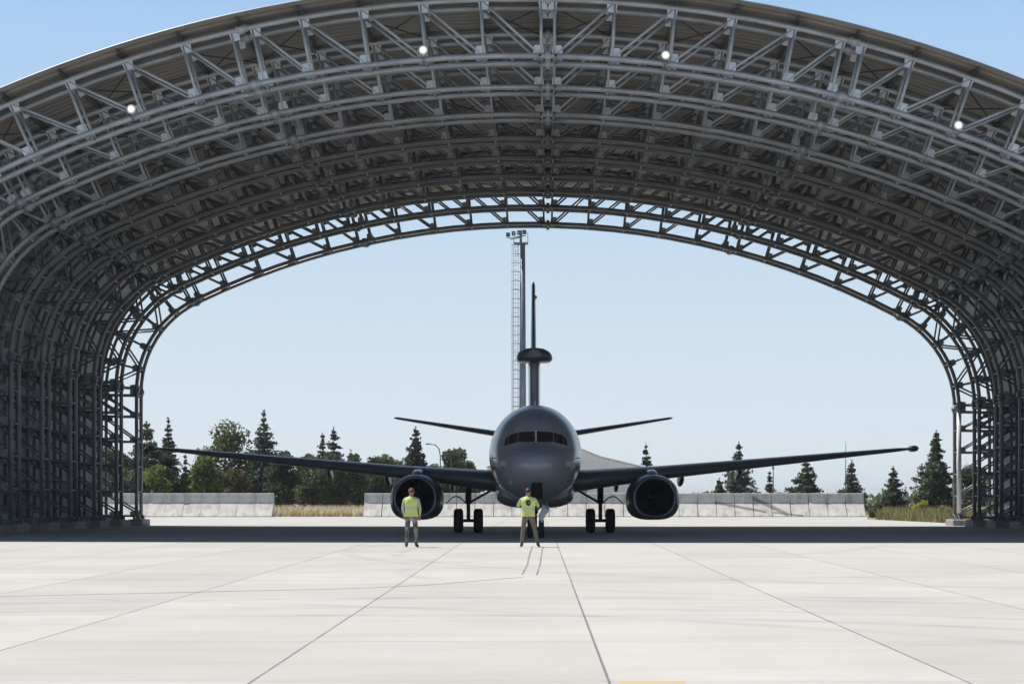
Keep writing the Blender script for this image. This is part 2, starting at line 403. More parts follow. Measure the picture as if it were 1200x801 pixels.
for ti, y0 in enumerate(YS):
    dz = (0, 0, 0, 0, .06, .12, .17, .18, 0)[ti]
    planes = (y0, y0 + 1.2)
    st = M['steel'] if ti < 3 else M['steel_dark']  # deeper trusses get the darker colour for the shade inside
    b = MB()
    for side in (1, -1):
        for y in planes:
            for off, r in ((0, .105), (DEP, .10)):
                b.tube(path(side, off, y, dz), r, 8)
        # couplings at the segment joints
        for seg, t in (('B', 0), ('C', 0), ('D', 0)):
            for y in planes:
                for off in (0, DEP):
                    a = P(side, seg, t, off, y, dz); c = P(side, seg, .01 if seg != 'D' else .02, off, y, dz)
                    d = (c - a).normalized()
                    b.tube([a - d * .10, a + d * .10], .19, 10)
                    b.tube([a - d * .22, a + d * .22], .14, 10)
    for y in planes:
        for off in (0, DEP):
            a = P(1, 'A', 0, off, y, dz); a.x = 0
            b.tube([a - Vector((.32, 0, 0)), a + Vector((.32, 0, 0))], .105, 8)
            b.tube([a - Vector((.09, 0, 0)), a + Vector((.09, 0, 0))], .2, 10)
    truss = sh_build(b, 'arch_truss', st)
    rest = MB(); gus = MB()
    def emit(kind, fn, m, big):
        if big:
            bb = MB(); fn(bb); sh_build(bb, kind, m, truss)
        else:
            fn(gus if kind == 'gusset_plate' else rest)
    for side in (1, -1):
        for seg in 'ABCD':
            n = NP[seg]
            for k in range(n + 1):
                t = k / n
                if seg in 'AB':          # verticals either side of each joint
                    tv = min(max(t, .035 if (seg == 'B') else 0.0), .965)
                elif seg == 'C':
                    tv = min(max(t, .03), .97)
                else:
                    tv = min(max(t, .03), .99)
                lo = P(side, seg, tv, 0, y0, dz); hi = P(side, seg, tv, DEP, y0, dz)
                big = ti == 0 and seg in 'AB' and -8 < VX + F * lo.x / y0 < 1208
                def vert(bb, lo=lo, hi=hi):
                    bb.tube([lo, hi], .062, 6)
                emit('vertical_strut', vert, st, big)
                emit('vertical_strut', lambda bb, lo=lo, hi=hi: vert(bb, lo + Vector((0, 1.2, 0)), hi + Vector((0, 1.2, 0))), st, big)
                for z_ in (lo, hi): rest.tube([z_, z_ + Vector((0, 1.2, 0))], .045, 6)
                if k < n:
                    t2 = (k + 1) / n
                    tw = min(t2, .965)
                    if seg in 'AB':
                        p, q = P(side, seg, tv, 0, y0, dz), P(side, seg, tw, DEP, y0, dz)
                    elif seg == 'C':
                        p, q = (P(side, seg, tv, 0, y0, dz), P(side, seg, tw, DEP, y0, dz)) if k % 2 == 0 else (P(side, seg, tv, DEP, y0, dz), P(side, seg, tw, 0, y0, dz))
                    else:
                        p, q = P(side, seg, tv, DEP, y0, dz), P(side, seg, tw, 0, y0, dz)
                    def diag(bb, p=p, q=q):
                        bb.tube([p, q], .055, 6)
                    emit('diagonal_brace', diag, st, big)
                    emit('diagonal_brace', lambda bb, p=p, q=q: diag(bb, p + Vector((0, 1.2, 0)), q + Vector((0, 1.2, 0))), st, big)
                # gusset plates
                d = (hi - lo).normalized(); e = Vector((d.z, 0, -d.x)) * side
                sgn = 1 if seg in 'AB' else (-1 if seg == 'D' else 0)
                for base, up, sh in ((lo, d, .10 * sgn), (hi, -d, -.10 * sgn)):
                    if (base is lo and k == n and seg in 'AB') : sh = 0
                    for dy in (-.03, 1.2):
                        def gpl(bb, base=base, up=up, sh=sh, e=e, dy=dy):
                            c = base + up * .20 + e * sh + Vector((0, dy, 0))
                            wv, hv = .20, .17
                            vs = []
                            for yy in (-.012, .042):
                                for a_, b_ in ((-1, -1), (1, -1), (.75, 1), (-.75, 1)):
                                    vs.append(c + e * wv * a_ + up * hv * b_ + Vector((0, yy, 0)))
                            bb.add(vs, [(0, 1, 2, 3), (7, 6, 5, 4), (0, 4, 5, 1), (1, 5, 6, 2), (2, 6, 7, 3), (3, 7, 4, 0)])
                        emit('gusset_plate', gpl, M['gusset'], big)
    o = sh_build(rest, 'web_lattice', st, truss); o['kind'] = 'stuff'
    o = sh_build(gus, 'gusset_plates', M['gusset'] if ti < 2 else M['steel'], truss); o['kind'] = 'stuff'  # pale gussets at the front only; inner shade put into the colour
# pale tube added round the right rear inner column for its lit look
b = MB(); b.tube([P(1, 'D', t, 0, YS[8]) for t in (.02, .5, .955)], .128, 12)
tag(sh_build(b, 'column_lit_tube', M['pale']), 'pale grey tube added so the column looks lit')
# purlins: one per top-chord panel point, running the length of the shelter
Y0, Y1 = 67.45, 110.35
for side in (1, -1):
    for seg in 'ABCD':
        for k in range(NP[seg] + (1 if seg == 'D' else 0)):
            for sub in (0,):
                t = (k + sub) / NP[seg]
                p = P(side, seg, t, DEP + .16, 0); q = P(side, seg, t, DEP + .3, 0)
                n = (q - p).normalized()
                rot = Matrix(((n.z, 0, n.x), (0, 1, 0), (-n.x, 0, n.z)))
                b = MB(); h = .2 if sub == 0 else .14
                c = Vector((p.x, (Y0 + Y1) / 2, p.z))
                b.box(c, (.07, Y1 - Y0 - .1, h), rot)
                b.box(c - n * (h / 2 - .011), (.16, Y1 - Y0 - .12, .022), rot)
                sh_build(b, 'purlin', M['purlin'])
# roof and wall cladding
def shell(segs, sides, name, y0, y1, o1, o2, m=None):
    b = MB()
    def line(off):
        pts = []
        for side in sides:
            s = []
            for seg in segs:
                n = 14 if seg in 'ABC' else 2
                for k in range(n + 1):
                    if s and k == 0: continue
                    t = k / n
                    p = prof(seg, t, off)
                    if seg == 'A' and k == 0: p = Vector((0, SH_TOP + off))
                    if seg == 'D' and k == n: p.y = .35
                    x = p.x * side; s.append((x, shear(x, p.y)))
            if side == -1 and len(sides) == 2: s = s[::-1]
            if side == 1 and len(sides) == 2: s = s[1:]
            pts += s
        return pts
    A, B = line(o1), line(o2)
    rings = []
    for (ax, az), (bx, bz) in zip(A, B):
        rings.append([Vector((ax, y0, az)), Vector((ax, y1, az)), Vector((bx, y1, bz)), Vector((bx, y0, bz))])
    b.loft(rings, smooth=False)
    return sh_build(b, name, m or M['roof'])
shell('AB', (-1, 1), 'roof', Y0, Y1, DEP + .27, DEP + .35)
shell('CD', (1,), 'wall', Y0, Y1, DEP + .27, DEP + .35, M['wall'])
shell('CD', (-1,), 'wall', Y0, Y1, DEP + .27, DEP + .35, M['wall'])
# edge flashing along the front rim
b = MB()
for side in (1, -1):
    pts = []
    for seg in 'ABC':
        for k in range(11):
            if pts and k == 0: continue
            p = P(side, seg, k / 10, DEP + .33, Y0 - .04); pts.append(p)
    if side == 1: pts[0].x = 0
    else: pts[0].x = 0
    b.tube(pts, .045, 6, caps=False)
sh_build(b, 'edge_flashing', M['steel_dark'])
# thin roof cross bracing in alternate bays
b = MB()
for i in range(8):
    if i in (2, 5): continue
    ya, yb = YS[i] + 1.2, YS[i + 1]
    for side in (1, -1):
        for seg in 'AB':
            for k in (0, 1, 2, 3, 4):
                if (k + i) % 2: continue
                p0, p1 = P(side, seg, k / 5, DEP + .02, ya), P(side, seg, (k + 1) / 5, DEP + .02, yb)
                q0, q1 = P(side, seg, k / 5, DEP + .02, yb), P(side, seg, (k + 1) / 5, DEP + .02, ya)
                b.tube([p0, p1], .028, 5); b.tube([q0 - Vector((0, 0, .07)), q1 - Vector((0, 0, .07))], .028, 5)
o = sh_build(b, 'bracing_rods', M['purlin']); o['kind'] = 'stuff'
# pedestals and foot plates
for y in YS:
    for side in (1, -1):
        for dx, w in ((0, .85), (DEP, .85)):
            b = MB(); cx = side * (SH_HW + dx)
            vs = []
            for z, k in ((0, 1.0), (.30, 1.0), (.36, .93)):
                vs.append([Vector((cx + sx * w / 2 * k, y + .6 + sy * 1.05 * k, z)) for sx, sy in ((-1, -1), (1, -1), (1, 1), (-1, 1))])
            b.loft(vs, smooth=False)
            sh_build(b, 'concrete_pedestal', M['conc_block'])
        for dx in (0, DEP):
            for dy in (0, 1.2):
                b = MB()
                cx = side * (SH_HW + dx)
                b.lathe([(.24, .362), (.24, .40), (.13, .41), (.12, .62), (.10, .64)], (cx, y + dy, 0), 'Z', 12)
                for a in range(4):
                    an = a * PI / 2 + PI / 4
                    b.box((cx + .16 * math.cos(an), y + dy + .16 * math.sin(an), .49), (.14, .02, .18), Matrix.Rotation(an, 3, 'Z'))
                sh_build(b, 'foot_plate', M['steel_dark'])
# low wall rail girts on the side walls
for side in (1, -1):
    for z in (2.2, 4.6, 6.9):
        b = MB(); x = side * (SH_HW + DEP + .2)
        b.box((x, (Y0 + Y1) / 2, shear(x, z)), (.1, Y1 - Y0 - .3, .16)); sh_build(b, 'girt', M['purlin'])

# floodlights on the front truss
fl = [(154, 128, 'white lit floodlight at the far left end of the shelter front truss'),
      (496, 59, 'white lit floodlight on front truss, inner left of the apex joint'),
      (780, 65, 'warm white lit floodlight on front truss, inner right of the apex joint'),
      (1123, 147, 'yellowish lit floodlight at the far right end of the shelter front truss')]
for px, py, lab in fl:
    p = at(px, py, 67.95)
    e = empty('floodlight', p)
    tag(e, lab, 'floodlight', 'floodlights on the front truss')
    b = MB(); b.lathe([(.05, .20), (.12, .17), (.155, .02), (.165, -.04), (.14, -.05)], (0, 0, 0), 'Y', 20); b.build('housing', M['pale'], e)
    b = MB(); b.lathe([(.115, -.052), (.10, -.075), (.05, -.09), (.01, -.093)], (0, 0, 0), 'Y', 20); b.build('lens', M['lamp'], e)
    b = MB(); b.tube([(-.17, .05, 0), (-.17, .08, -.2), (0, .2, -.28), (.17, .08, -.2), (.17, .05, 0)], .02, 6); b.tube([(0, .2, -.28), (0, .32, -.36)], .03, 6)
    b.build('bracket', M['steel_dark'], e)

# ------------------------------------------------------------------ aircraft
NOSE = 67.0; NG = 4.0
plane = empty('jet_aircraft', (-.45, NOSE + NG, 0), R(.6))
tag(plane, 'grey four-wheel-bogie free twin-engine military jet with dorsal radar, parked nose-on under the arch', 'aircraft')
plane['label'] = 'dark grey twin-engine military jet with a dorsal radar, parked nose-on under the arched shelter'
def herm(keys, a):
    if a <= keys[0][0]: return keys[0][1:]
    if a >= keys[-1][0]: return keys[-1][1:]
    for i in range(len(keys) - 1):
        if keys[i][0] <= a <= keys[i + 1][0]: break
    k0, k1 = keys[i], keys[i + 1]; h = k1[0] - k0[0]; t = (a - k0[0]) / h
    out = []
    for j in range(1, len(k0)):
        s = (k1[j] - k0[j]) / h
        def tang(i_):
            if i_ == 0 or i_ == len(keys) - 1: return s
            s0 = (keys[i_][j] - keys[i_ - 1][j]) / (keys[i_][0] - keys[i_ - 1][0]); s1 = (keys[i_ + 1][j] - keys[i_][j]) / (keys[i_ + 1][0] - keys[i_][0])
            return 0 if s0 * s1 <= 0 else 2 * s0 * s1 / (s0 + s1)
        m0, m1 = tang(i) * h, tang(i + 1) * h
        out.append((2 * t**3 - 3 * t**2 + 1) * k0[j] + (t**3 - 2 * t**2 + t) * m0 + (-2 * t**3 + 3 * t**2) * k1[j] + (t**3 - t**2) * m1)
    return out
FK = [(0, .03, 2.63, 2.57, 2.6), (.06, .27, 2.83, 2.36, 2.6), (.25, .54, 2.99, 2.11, 2.58), (.6, .82, 3.14, 1.90, 2.6), (1.0, 1.04, 3.26, 1.74, 2.62),
      (1.5, 1.24, 3.39, 1.59, 2.66), (1.75, 1.32, 3.50, 1.53, 2.7), (2.1, 1.41, 3.80, 1.47, 2.75), (2.5, 1.49, 4.12, 1.41, 2.8), (3.0, 1.57, 4.38, 1.36, 2.86),
      (4.0, 1.67, 4.70, 1.30, 2.95), (5.5, 1.74, 4.95, 1.25, 3.05), (7, 1.755, 5.02, 1.24, 3.08), (20, 1.755, 5.02, 1.24, 3.08), (23, 1.74, 5.02, 1.42, 3.15),
      (26, 1.55, 5.0, 2.0, 3.5), (29, 1.1, 4.9, 2.95, 3.95), (31.5, .6, 4.75, 3.75, 4.25), (33.2, .2, 4.55, 4.25, 4.4)]
def ring(a, n=56):
    hw, top, bot, zc = herm(FK, a); L = []
    for k in range(n):
        t = 2 * PI * k / n; c, s = math.cos(t), math.sin(t)
        L.append(Vector((hw * c, a - NG, zc + (top - zc) * s if s > 0 else zc + (zc - bot) * s)))
    return L
fus = MB()
stn = [0, .03, .06, .1, .16, .25, .36, .48, .6, .8, 1.0, 1.25, 1.5, 1.62, 1.75, 1.92, 2.1, 2.3, 2.5, 2.75, 3, 3.5, 4, 4.7, 5.5, 6.2, 7, 9, 12, 15, 18, 20, 21.5, 23, 24.5, 26, 27.5, 29, 30, 31.5, 32.4, 33.2]
fus.loft([ring(a) for a in stn])
fuse = fus.build('fuselage', M['ac'], plane)
bvh = BVHTree.FromPolygons([Vector(v) for v in fus.v], fus.f)
def proj_patch(poly, name, m, off=.008, n=10, parent=fuse, back=False):
    """poly: 4 corners (x,z) seen from the front: a grid laid on the fuselage skin"""
    b = MB(); A, B, C, D = [Vector(p) for p in poly]; vs = []
    for j in range(n + 1):
        for i in range(n + 1):
            u, w = i / n, j / n
            p = (A * (1 - u) + B * u) * (1 - w) + (D * (1 - u) + C * u) * w
            hit, nor, _, _ = bvh.ray_cast(Vector((p.x, -30, p.y)), Vector((0, 1, 0)))
            if hit is None: return None
            if nor.y > 0: nor = -nor
            vs.append(hit + nor * off)
    k = len(vs)
    fs = [(j * (n + 1) + i, j * (n + 1) + i + 1, (j + 1) * (n + 1) + i + 1, (j + 1) * (n + 1) + i) for j in range(n) for i in range(n)]
    b.add(vs, fs, smooth=True)
    return b.build(name, m, parent, recalc=False)
# cockpit windows
for s in (1, -1):
    proj_patch([(s * .03, 3.45), (s * .63, 3.45), (s * .61, 3.82), (s * .03, 3.845)], 'cockpit_window', M['glass'])
    proj_patch([(s * .655, 3.445), (s * 1.0, 3.36), (s * .965, 3.71), (s * .635, 3.81)], 'cockpit_window', M['glass'])
    proj_patch([(s * 1.02, 3.35), (s * 1.13, 3.32), (s * 1.10, 3.55), (s * .985, 3.695)], 'cockpit_window', M['glass'])
    # pale antenna patches on the nose cheeks
    proj_patch([(s * 1.02, 2.60), (s * 1.24, 2.55), (s * 1.26, 2.72), (s * 1.05, 2.80)], 'antenna_panel', M['ac_light'], .012)
proj_patch([(-.98, 1.98), (-.84, 1.92), (-.82, 2.08), (-.93, 2.12)], 'antenna_panel', M['ac_light'], .012)
proj_patch([(-.035, 3.43), (.035, 3.43), (.035, 3.88), (-.035, 3.88)], 'window_post', M['ac_light'], .012, 6)
# radome seam and windscreen surround as slim raised bands
b = MB(); rr = ring(1.28, 96); b.tube([p * 1.0 for p in rr] + [rr[0]], .006, 5, caps=False); b.build('radome_seam', M['ac_dark'], fuse)
for s in (1, -1):   # ground reflection on each lower cheek, built as a pale line
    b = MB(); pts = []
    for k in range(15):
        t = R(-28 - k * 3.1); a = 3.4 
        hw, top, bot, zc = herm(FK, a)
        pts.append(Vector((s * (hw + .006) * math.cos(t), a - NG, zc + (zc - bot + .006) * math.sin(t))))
    b.tube(pts, [.008] + [.028] * 13 + [.008], 6); b.build('pale_reflection_line', M['ac_light'], fuse)
# probes and blade antennas on the nose
for s in (1, -1):
    for z, a in ((2.9, 2.5), (2.55, 2.4)):
        hw, top, bot, zc = herm(FK, a)
        x = hw * math.sqrt(max(0, 1 - ((z - zc) / (top - zc if z > zc else zc - bot)) ** 2))
        b = MB(); b.tube([(s * (x - .02), a - NG, z), (s * (x + .10), a - NG - .03, z), (s * (x + .11), a - NG - .22, z)], [.02, .014, .009], 6); b.build('pitot_probe', M['gear'], fuse)
def blade(x, a, z0, h, c, name='blade_antenna'):
    b = MB(); rings = []
    for t in (0, .5, 1):
        cc = c * (1 - .4 * t); y0 = a - NG + .25 * abs(h) * t; w = .02
        rings.append([Vector((x + dx * w, y0 + dy * cc, z0 + h * t)) for dx, dy in ((0, 0), (1, .3), (1, .7), (0, 1), (-1, .7), (-1, .3))])
    b.loft(rings, smooth=False); b.build(name, M['ac_dark'], fuse)
blade(0, 8.5, 4.98, .3, .45); blade(0, 12.2, 4.98, .28, .4); blade(0.35, 8.2, 1.32, -.3, .4); blade(-.9, 9.6, 1.55, -.3, .35); blade(.9, 9.6, 1.55, -.3, .35); blade(-.3, 6.3, 1.3, -.22, .3)
# ventral fins at the tail
for s in (1, -1):
    b = MB(); rings = []
    for t in (0, 1):
        base = Vector((s * (.55 + .55 * t), 24.5 - NG + .8 * t, 1.78 - .75 * t)); c = 3.2 - 1.2 * t
        rings.append([base + Vector((dx * .04, dy * c, 0)) for dx, dy in ((0, 0), (1, .3), (1, .7), (0, 1), (-1, .7), (-1, .3))])
    b.loft(rings, smooth=False); b.build('ventral_fin', M['ac'], plane)
# wing-body fairing
b = MB(); rings = []
for a, k in ((8.6, .15), (9.4, .6), (10.6, .92), (12, 1), (16, 1), (18.4, .9), (20, .55), (21.2, .15)):
    L = []
    for i in range(24):
        t = 2 * PI * i / 24; c, s = math.cos(t), math.sin(t)
        L.append(Vector((math.copysign(abs(c) ** .6, c) * (1.25 + .38 * k), a - NG, 1.75 + math.copysign(abs(s) ** .75, s) * (.30 + .38 * k))))
    rings.append(L)
b.loft(rings); b.build('belly_fairing', M['ac'], plane)

def airfoil(c, th, n=9):
    up = []
    for i in range(n + 1):
        x = (1 - math.cos(PI * i / n)) / 2
        t = 5 * th * (.2969 * math.sqrt(x) - .126 * x - .3516 * x * x + .2843 * x**3 - .1036 * x**4)
        cam = .02 * 4 * x * (1 - x)
        up.append((x * c, (cam + t) * c, (cam - t) * c))
    return [(x, u) for x, u, l in up] + [(x, l) for x, u, l in up[-2:0:-1]]
def wing_z(x): return 2.13 + (x - 1.75) * (3.70 - 2.13) / 15.25
for s in (1, -1):
    wroot = None
    b = MB(); rings = []
    ST = [(1.2, 10.5, 18.2, .125, -1.6), (2.6, 11.4, 18.15, .12, -1.2), (5.3, 13.0, 18.1, .115, -.6), (9, 14.9, 18.9, .11, -.2), (13, 16.9, 19.7, .105, .3), (16.2, 18.5, 20.25, .10, .6), (16.85, 18.95, 20.35, .07, .6)]
    for x, le, te, th, inc in ST:
        c = te - le; L = []
        for cx, cz in airfoil(c, th):
            L.append(Vector((s * x, le - NG + cx, wing_z(x) + cz + (cx) * math.sin(R(inc)))))
        rings.append(L)
    b.loft(rings); w = b.build('wing', M['ac_dark'], plane)
    # wingtip pod
    b = MB(); zt = wing_z(16.95) + .02
    b.lathe([(.02, -.75), (.10, -.68), (.16, -.45), (.18, -.1), (.17, .4), (.10, .85), (.02, 1.0)], (0, 0, 0), 'Y', 16)
    for i, v in enumerate(b.v): b.v[i] = (v[0] * 1.0 + s * 17.0, v[1] + 19.35 - NG, v[2] * .8 + zt)
    b.build('wingtip_pod', M['ac_dark'], w)
    # flap track fairings
    for x, ln, rr in ((3.6, 1.3, .15), (6.45, 1.7, .19), (9.05, 1.5, .17)):
        b = MB(); te = 18.1 if x < 5.4 else 18.1 + (x - 5.3) * .21
        z0 = wing_z(x) - .12
        rings = []
        for t, k in ((-1, .08), (-.7, .7), (-.2, 1), (.2, .95), (.6, .55), (1, .06)):
            rings.append([Vector((s * x + rr * .75 * k * math.cos(2 * PI * i / 12), te - .2 - NG + ln * t * .8, z0 - .22 - .12 * t + rr * 1.4 * k * math.sin(2 * PI * i / 12))) for i in range(12)])
        b.loft(rings); b.tube([(s * x, te - 1.1 - NG, z0 + .05), (s * x, te - .9 - NG, z0 - .22)], .07, 6)
        b.build('flap_track_fairing', M['ac_dark'], w)
    # engine
    ex = s * 4.83; ez = 1.50; e0 = 10.8 - NG
    def nring(y, k, kz=None, flat=1.0, n=40, dz=0.0):
        L = []; kz = kz or k
        for i in range(n):
            t = 2 * PI * i / n; c, sn = math.cos(t), math.sin(t)
            if sn < 0:
                e = 1 - .32 * flat
                xx = math.copysign(abs(c) ** e, c) * k; zz = -abs(sn) ** e * kz * (1 - .06 * flat)
            else: xx = c * k; zz = sn * kz
            L.append(Vector((ex + xx, e0 + y, ez + zz + dz)))
        return L
    b = MB()
    b.loft([nring(.06, .90, .86, .7), nring(.25, .96, .90, .85), nring(.6, 1.03, .945), nring(1.2, 1.09, .97), nring(1.9, 1.08, .965), nring(2.7, .98, .90, .6, dz=.02), nring(3.5, .80, .77, .1, dz=.06), nring(3.52, .74, .72, 0, dz=.06), nring(3.0, .72, .70, 0, dz=.06)], caps=False)
    nac = b.build('engine_nacelle', M['ac_dark'], plane)
    b = MB()
    b.loft([nring(.07, .905, .865, .7), nring(0.01, .875, .84, .65), nring(-.03, .84, .81, .55), nring(-.03, .80, .775, .45), nring(.02, .765, .745, .35), nring(.12, .745, .73, .2)], caps=False); b.build('inlet_lip', M['lip'], nac)
    b = MB()
    b.loft([nring(.115, .744, .729, .2), nring(.4, .75, .745, 0), nring(1.0, .775, .775, 0)], caps=False); b.build('inlet_duct', M['black'], nac)
    b = MB(); b.lathe([(.775, e0 + 1.06), (.775, e0 + 1.1)], (ex, 0, ez), 'Y', 32); b.build('fan_case', M['black'], nac)
    b = MB()
    for i in range(24):
        a = 2 * PI * i / 24; d = Vector((math.cos(a), 0, math.sin(a))); tn = Vector((-math.sin(a), 0, math.cos(a)))
        vs = []
        for r, tw, w in ((.2, .3, .07), (.48, .7, .085), (.76, 1.0, .10)):
            o = tn * math.sin(tw) * w + Vector((0, math.cos(tw) * w, 0))
            p = Vector((ex, e0 + .95, ez)) + d * r
            vs += [p - o, p + o]
        b.add(vs, [(0, 1, 3, 2), (2, 3, 5, 4)])
    b.build('fan', M['fan'], nac)
    b = MB(); b.lathe([(.005, e0 + .52), (.08, e0 + .58), (.16, e0 + .72), (.21, e0 + .95)], (ex, 0, ez), 'Y', 20); b.build('spinner', M['fan'], nac)
    b = MB(); b.lathe([(.52, e0 + 2.9), (.5, e0 + 3.6), (.36, e0 + 4.3), (.33, e0 + 4.3), (.12, e0 + 4.9), (.02, e0 + 5.2)], (ex, 0, ez + .06), 'Y', 24); b.build('exhaust_nozzle', M['fan'], nac)
    b = MB()   # side bumps of the nacelle (accessory bulge and strake)
    b.box((ex + -s * .90, e0 + 1.5, ez + .62), (.03, 1.1, .22), Matrix.Rotation(s * R(52), 3, 'Y')); b.build('nacelle_strake', M['ac_dark'], nac)
    b = MB(); rings = []
    for y, hw, z0, z1 in ((.55, .05, 2.30, 2.42), (1.0, .17, 2.30, 2.56), (1.9, .22, 2.25, 2.66), (3.0, .22, 2.0, 2.72), (4.6, .2, 1.75, 2.5), (6.2, .05, 2.1, 2.45)):
        rings.append([Vector((ex + dx * hw, e0 + y, z)) for dx, z in ((-1, z0), (1, z0), (1, z1 - .06), (.5, z1), (-.5, z1), (-1, z1 - .06))])
    b.loft(rings); b.build('pylon', M['ac'], plane)
    # horizontal stabiliser
    b = MB(); rings = []
    for x, le, te, th in ((.4, 28.4, 31.9, .10), (3.6, 30.1, 32.6, .10), (7.0, 31.7, 33.2, .09), (7.15, 31.9, 33.2, .05)):
        zz = 4.49 + (x - .6) * .174
        rings.append([Vector((s * x, le - NG + cx, zz + cz)) for cx, cz in airfoil(te - le, th)])
    b.loft(rings); b.build('tailplane', M['ac_dark'], plane)
# fin
b = MB(); rings = []
for z, le, te, th in ((4.6, 22.5, 32.3, .02), (5.2, 24.6, 32.3, .035), (6.1, 26.6, 32.4, .06), (9.3, 28.8, 32.7, .07), (12.35, 30.8, 33.05, .085), (12.5, 31.0, 33.0, .05)):
    c = te - le
    L = []
    for cx, cz in airfoil(c, th): 
        L.append(Vector((cz - .02 * 4 * (cx / c) * (1 - cx / c) * c, le - NG + cx, z)))
    rings.append(L)
b.loft(rings); fin = b.build('tail_fin', M['ac_dark'], plane)
b = MB(); b.lathe([(.01, -.4), (.07, -.3), (.09, 0), (.06, .4), (.01, .6)], (.1, 30.4 - NG, 11.65), 'Y', 10); b.build('fin_antenna', M['ac_dark'], fin)
# dorsal radar
b = MB(); rings = []
for z, a0_, a1_, hw in ((4.85, 16.6, 26.6, .30), (5.4, 16.9, 26.4, .265), (7.0, 17.2, 25.0, .26), (7.62, 17.3, 24.8, .28)):
    L = []
    for i in range(28):
        t = 2 * PI * i / 28; c, sn = math.cos(t), math.sin(t)
        L.append(Vector((math.copysign(abs(sn) ** .35, sn) * hw, (a0_ + a1_) / 2 - NG + math.copysign(abs(c) ** .55, c) * (a1_ - a0_) / 2, z)))
    rings.append(L)
b.loft(rings); rad = b.build('radar_pylon', M['ac'], plane)
for zz in (5.7, 6.3, 6.9):
    b = MB(); b.box((0, 17.3 - NG, zz), (.10, .12, .09)); b.build('radar_vent', M['ac_light'], rad)
b = MB(); rings = []
HATP = [(-.62, 0), (-.74, .03), (-.79, .12), (-.77, .26), (-.66, .43), (-.42, .56), (0, .61), (.42, .56), (.66, .43), (.77, .26), (.79, .12), (.74, .03), (.62, 0), (0, -.02)]
for a, k in ((16.2, .3), (16.3, .6), (16.5, .86), (16.9, 1), (20, 1), (23, .98), (24.5, .75), (25.2, .35)):
    rings.append([Vector((x * k, a - NG, 7.42 + (z - .35) * (.35 + .65 * k) + .35 + max(0, a - 17) * .062)) for x, z in HATP])
b.loft(rings); b.build('radar_top_hat', M['ac_dark'], plane)
# landing gear
def wheel(parent, x, y, r, w, name='wheel'):
    b = MB(); p = [(r * .55, -w * .40), (r * .80, -w * .5), (r * .93, -w * .44), (r, -w * .25), (r, w * .25), (r * .93, w * .44), (r * .80, w * .5), (r * .55, w * .40)]
    b.lathe(p, (x, y, r), 'X', 28); wh = b.build('wheel', M['rubber'], parent)
    b = MB(); b.lathe([(r * .16, -w * .46), (r * .48, -w * .44), (r * .56, -w * .38), (r * .56, w * .38), (r * .48, w * .44), (r * .16, w * .46)], (x, y, r), 'X', 20); b.build('rim', M['gear'], wh)
for s in (1, -1):
    x = s * 2.86; y = 12.6
    b = MB(); b.tube([(x, y, 2.3), (x, y, 1.25)], .14, 12); b.tube([(x, y, 1.3), (x, y, .5)], .085, 12); b.tube([(x - .52, y, .52), (x + .52, y, .52)], .075, 10)
    b.tube([(x, y - .18, 1.2), (x, y - .32, .86), (x, y - .12, .58)], .04, 6)
    g = b.build('main_gear_strut', M['gear'], plane)
    b = MB(); b.tube([(x - s * .05, y, 1.30), (x - s * 1.15, y, 1.92)], .055, 8); b.tube([(x, y, 1.3), (x - s * .1, y - .9, 2.1)], .05, 8); b.build('side_brace', M['gear'], g)
    b = MB(); rings = []
    for k in range(7):
        t = k / 6; xx = x + s * (.14 + .82 * t); zz = 1.28 + .36 * math.sin(PI * min(1, t * 1.1) * .72) - .30 * t * t
        rings.append([Vector((xx, y - .35, zz)), Vector((xx, y + .35, zz)), Vector((xx, y + .35, zz + .07 * (1 - .6 * t))), Vector((xx, y - .35, zz + .07 * (1 - .6 * t)))])
    b.loft(rings, smooth=False); b.build('gear_door', M['gear'], g)
    for dx in (-.43, .43): wheel(g, x + dx, y, .52, .40)
b = MB(); b.tube([(0, 0, 1.75), (0, 0, .9)], .10, 12); b.tube([(0, 0, 1.0), (0, 0, .34)], .06, 10); b.tube([(-.28, 0, .34), (.28, 0, .34)], .05, 8)
b.tube([(0, -.12, .95), (0, -.26, .68), (0, -.10, .42)], .032, 6); b.tube([(0, 0, 1.0), (0, -.9, 1.6)], .045, 8)
g = b.build('nose_gear_strut', M['gear'], plane)
for dx in (-.21, .21): wheel(g, dx, 0, .345, .20)
for dx in (-.09, .09):
    b = MB(); b.lathe([(.02, .05), (.07, .03), (.08, -.03), (.07, -.05)], (dx, -.14, 1.1), 'Y', 14); b.build('taxi_light', M['ac_light'], g)
proj_patch([(-.20, 1.42), (.26, 1.42), (.22, 2.0), (-.16, 2.0)], 'gear_bay', M['black'], .01, 10)
for s in (1, -1):
    b = MB(); rings = []
    for t in (0, 1):
        rings.append([Vector((s * (.33 + .09 * t), yy - NG, 1.44 - .42 * t + (.06 if yy < 3 else 0))) for yy in (2.7, 4.4)] + [Vector((s * (.36 + .09 * t), yy - NG, 1.44 - .42 * t + (.06 if yy < 3 else 0))) for yy in (4.4, 2.7)])
    b.loft(rings, smooth=False); b.build('nose_gear_door', M['ac_dark'], plane)
# white cloth on the nose gear
b = MB(); random.seed(5)
c = at(637, 592, 70.2); rings = []
for k in range(9):
    t = k / 8; z = c.z + .02 - .62 * t; cx = c.x + .03 - .08 * t + .05 * math.sin(t * 6)
    w = .04 + .10 * math.sin(PI * min(1, .15 + t)) ** .7
    rings.append([Vector((cx + w * math.cos(2 * PI * i / 10) * (1 + .25 * math.sin(3 * i + k)), 70.2 + .06 * math.sin(2 * PI * i / 10), z + .03 * math.sin(i * 2 + k))) for i in range(10)])
b.loft(rings)
cl = b.build('cloth_cover', M['white']); tag(cl, 'crumpled white cloth hanging beside the nose wheel of the jet', 'cloth')

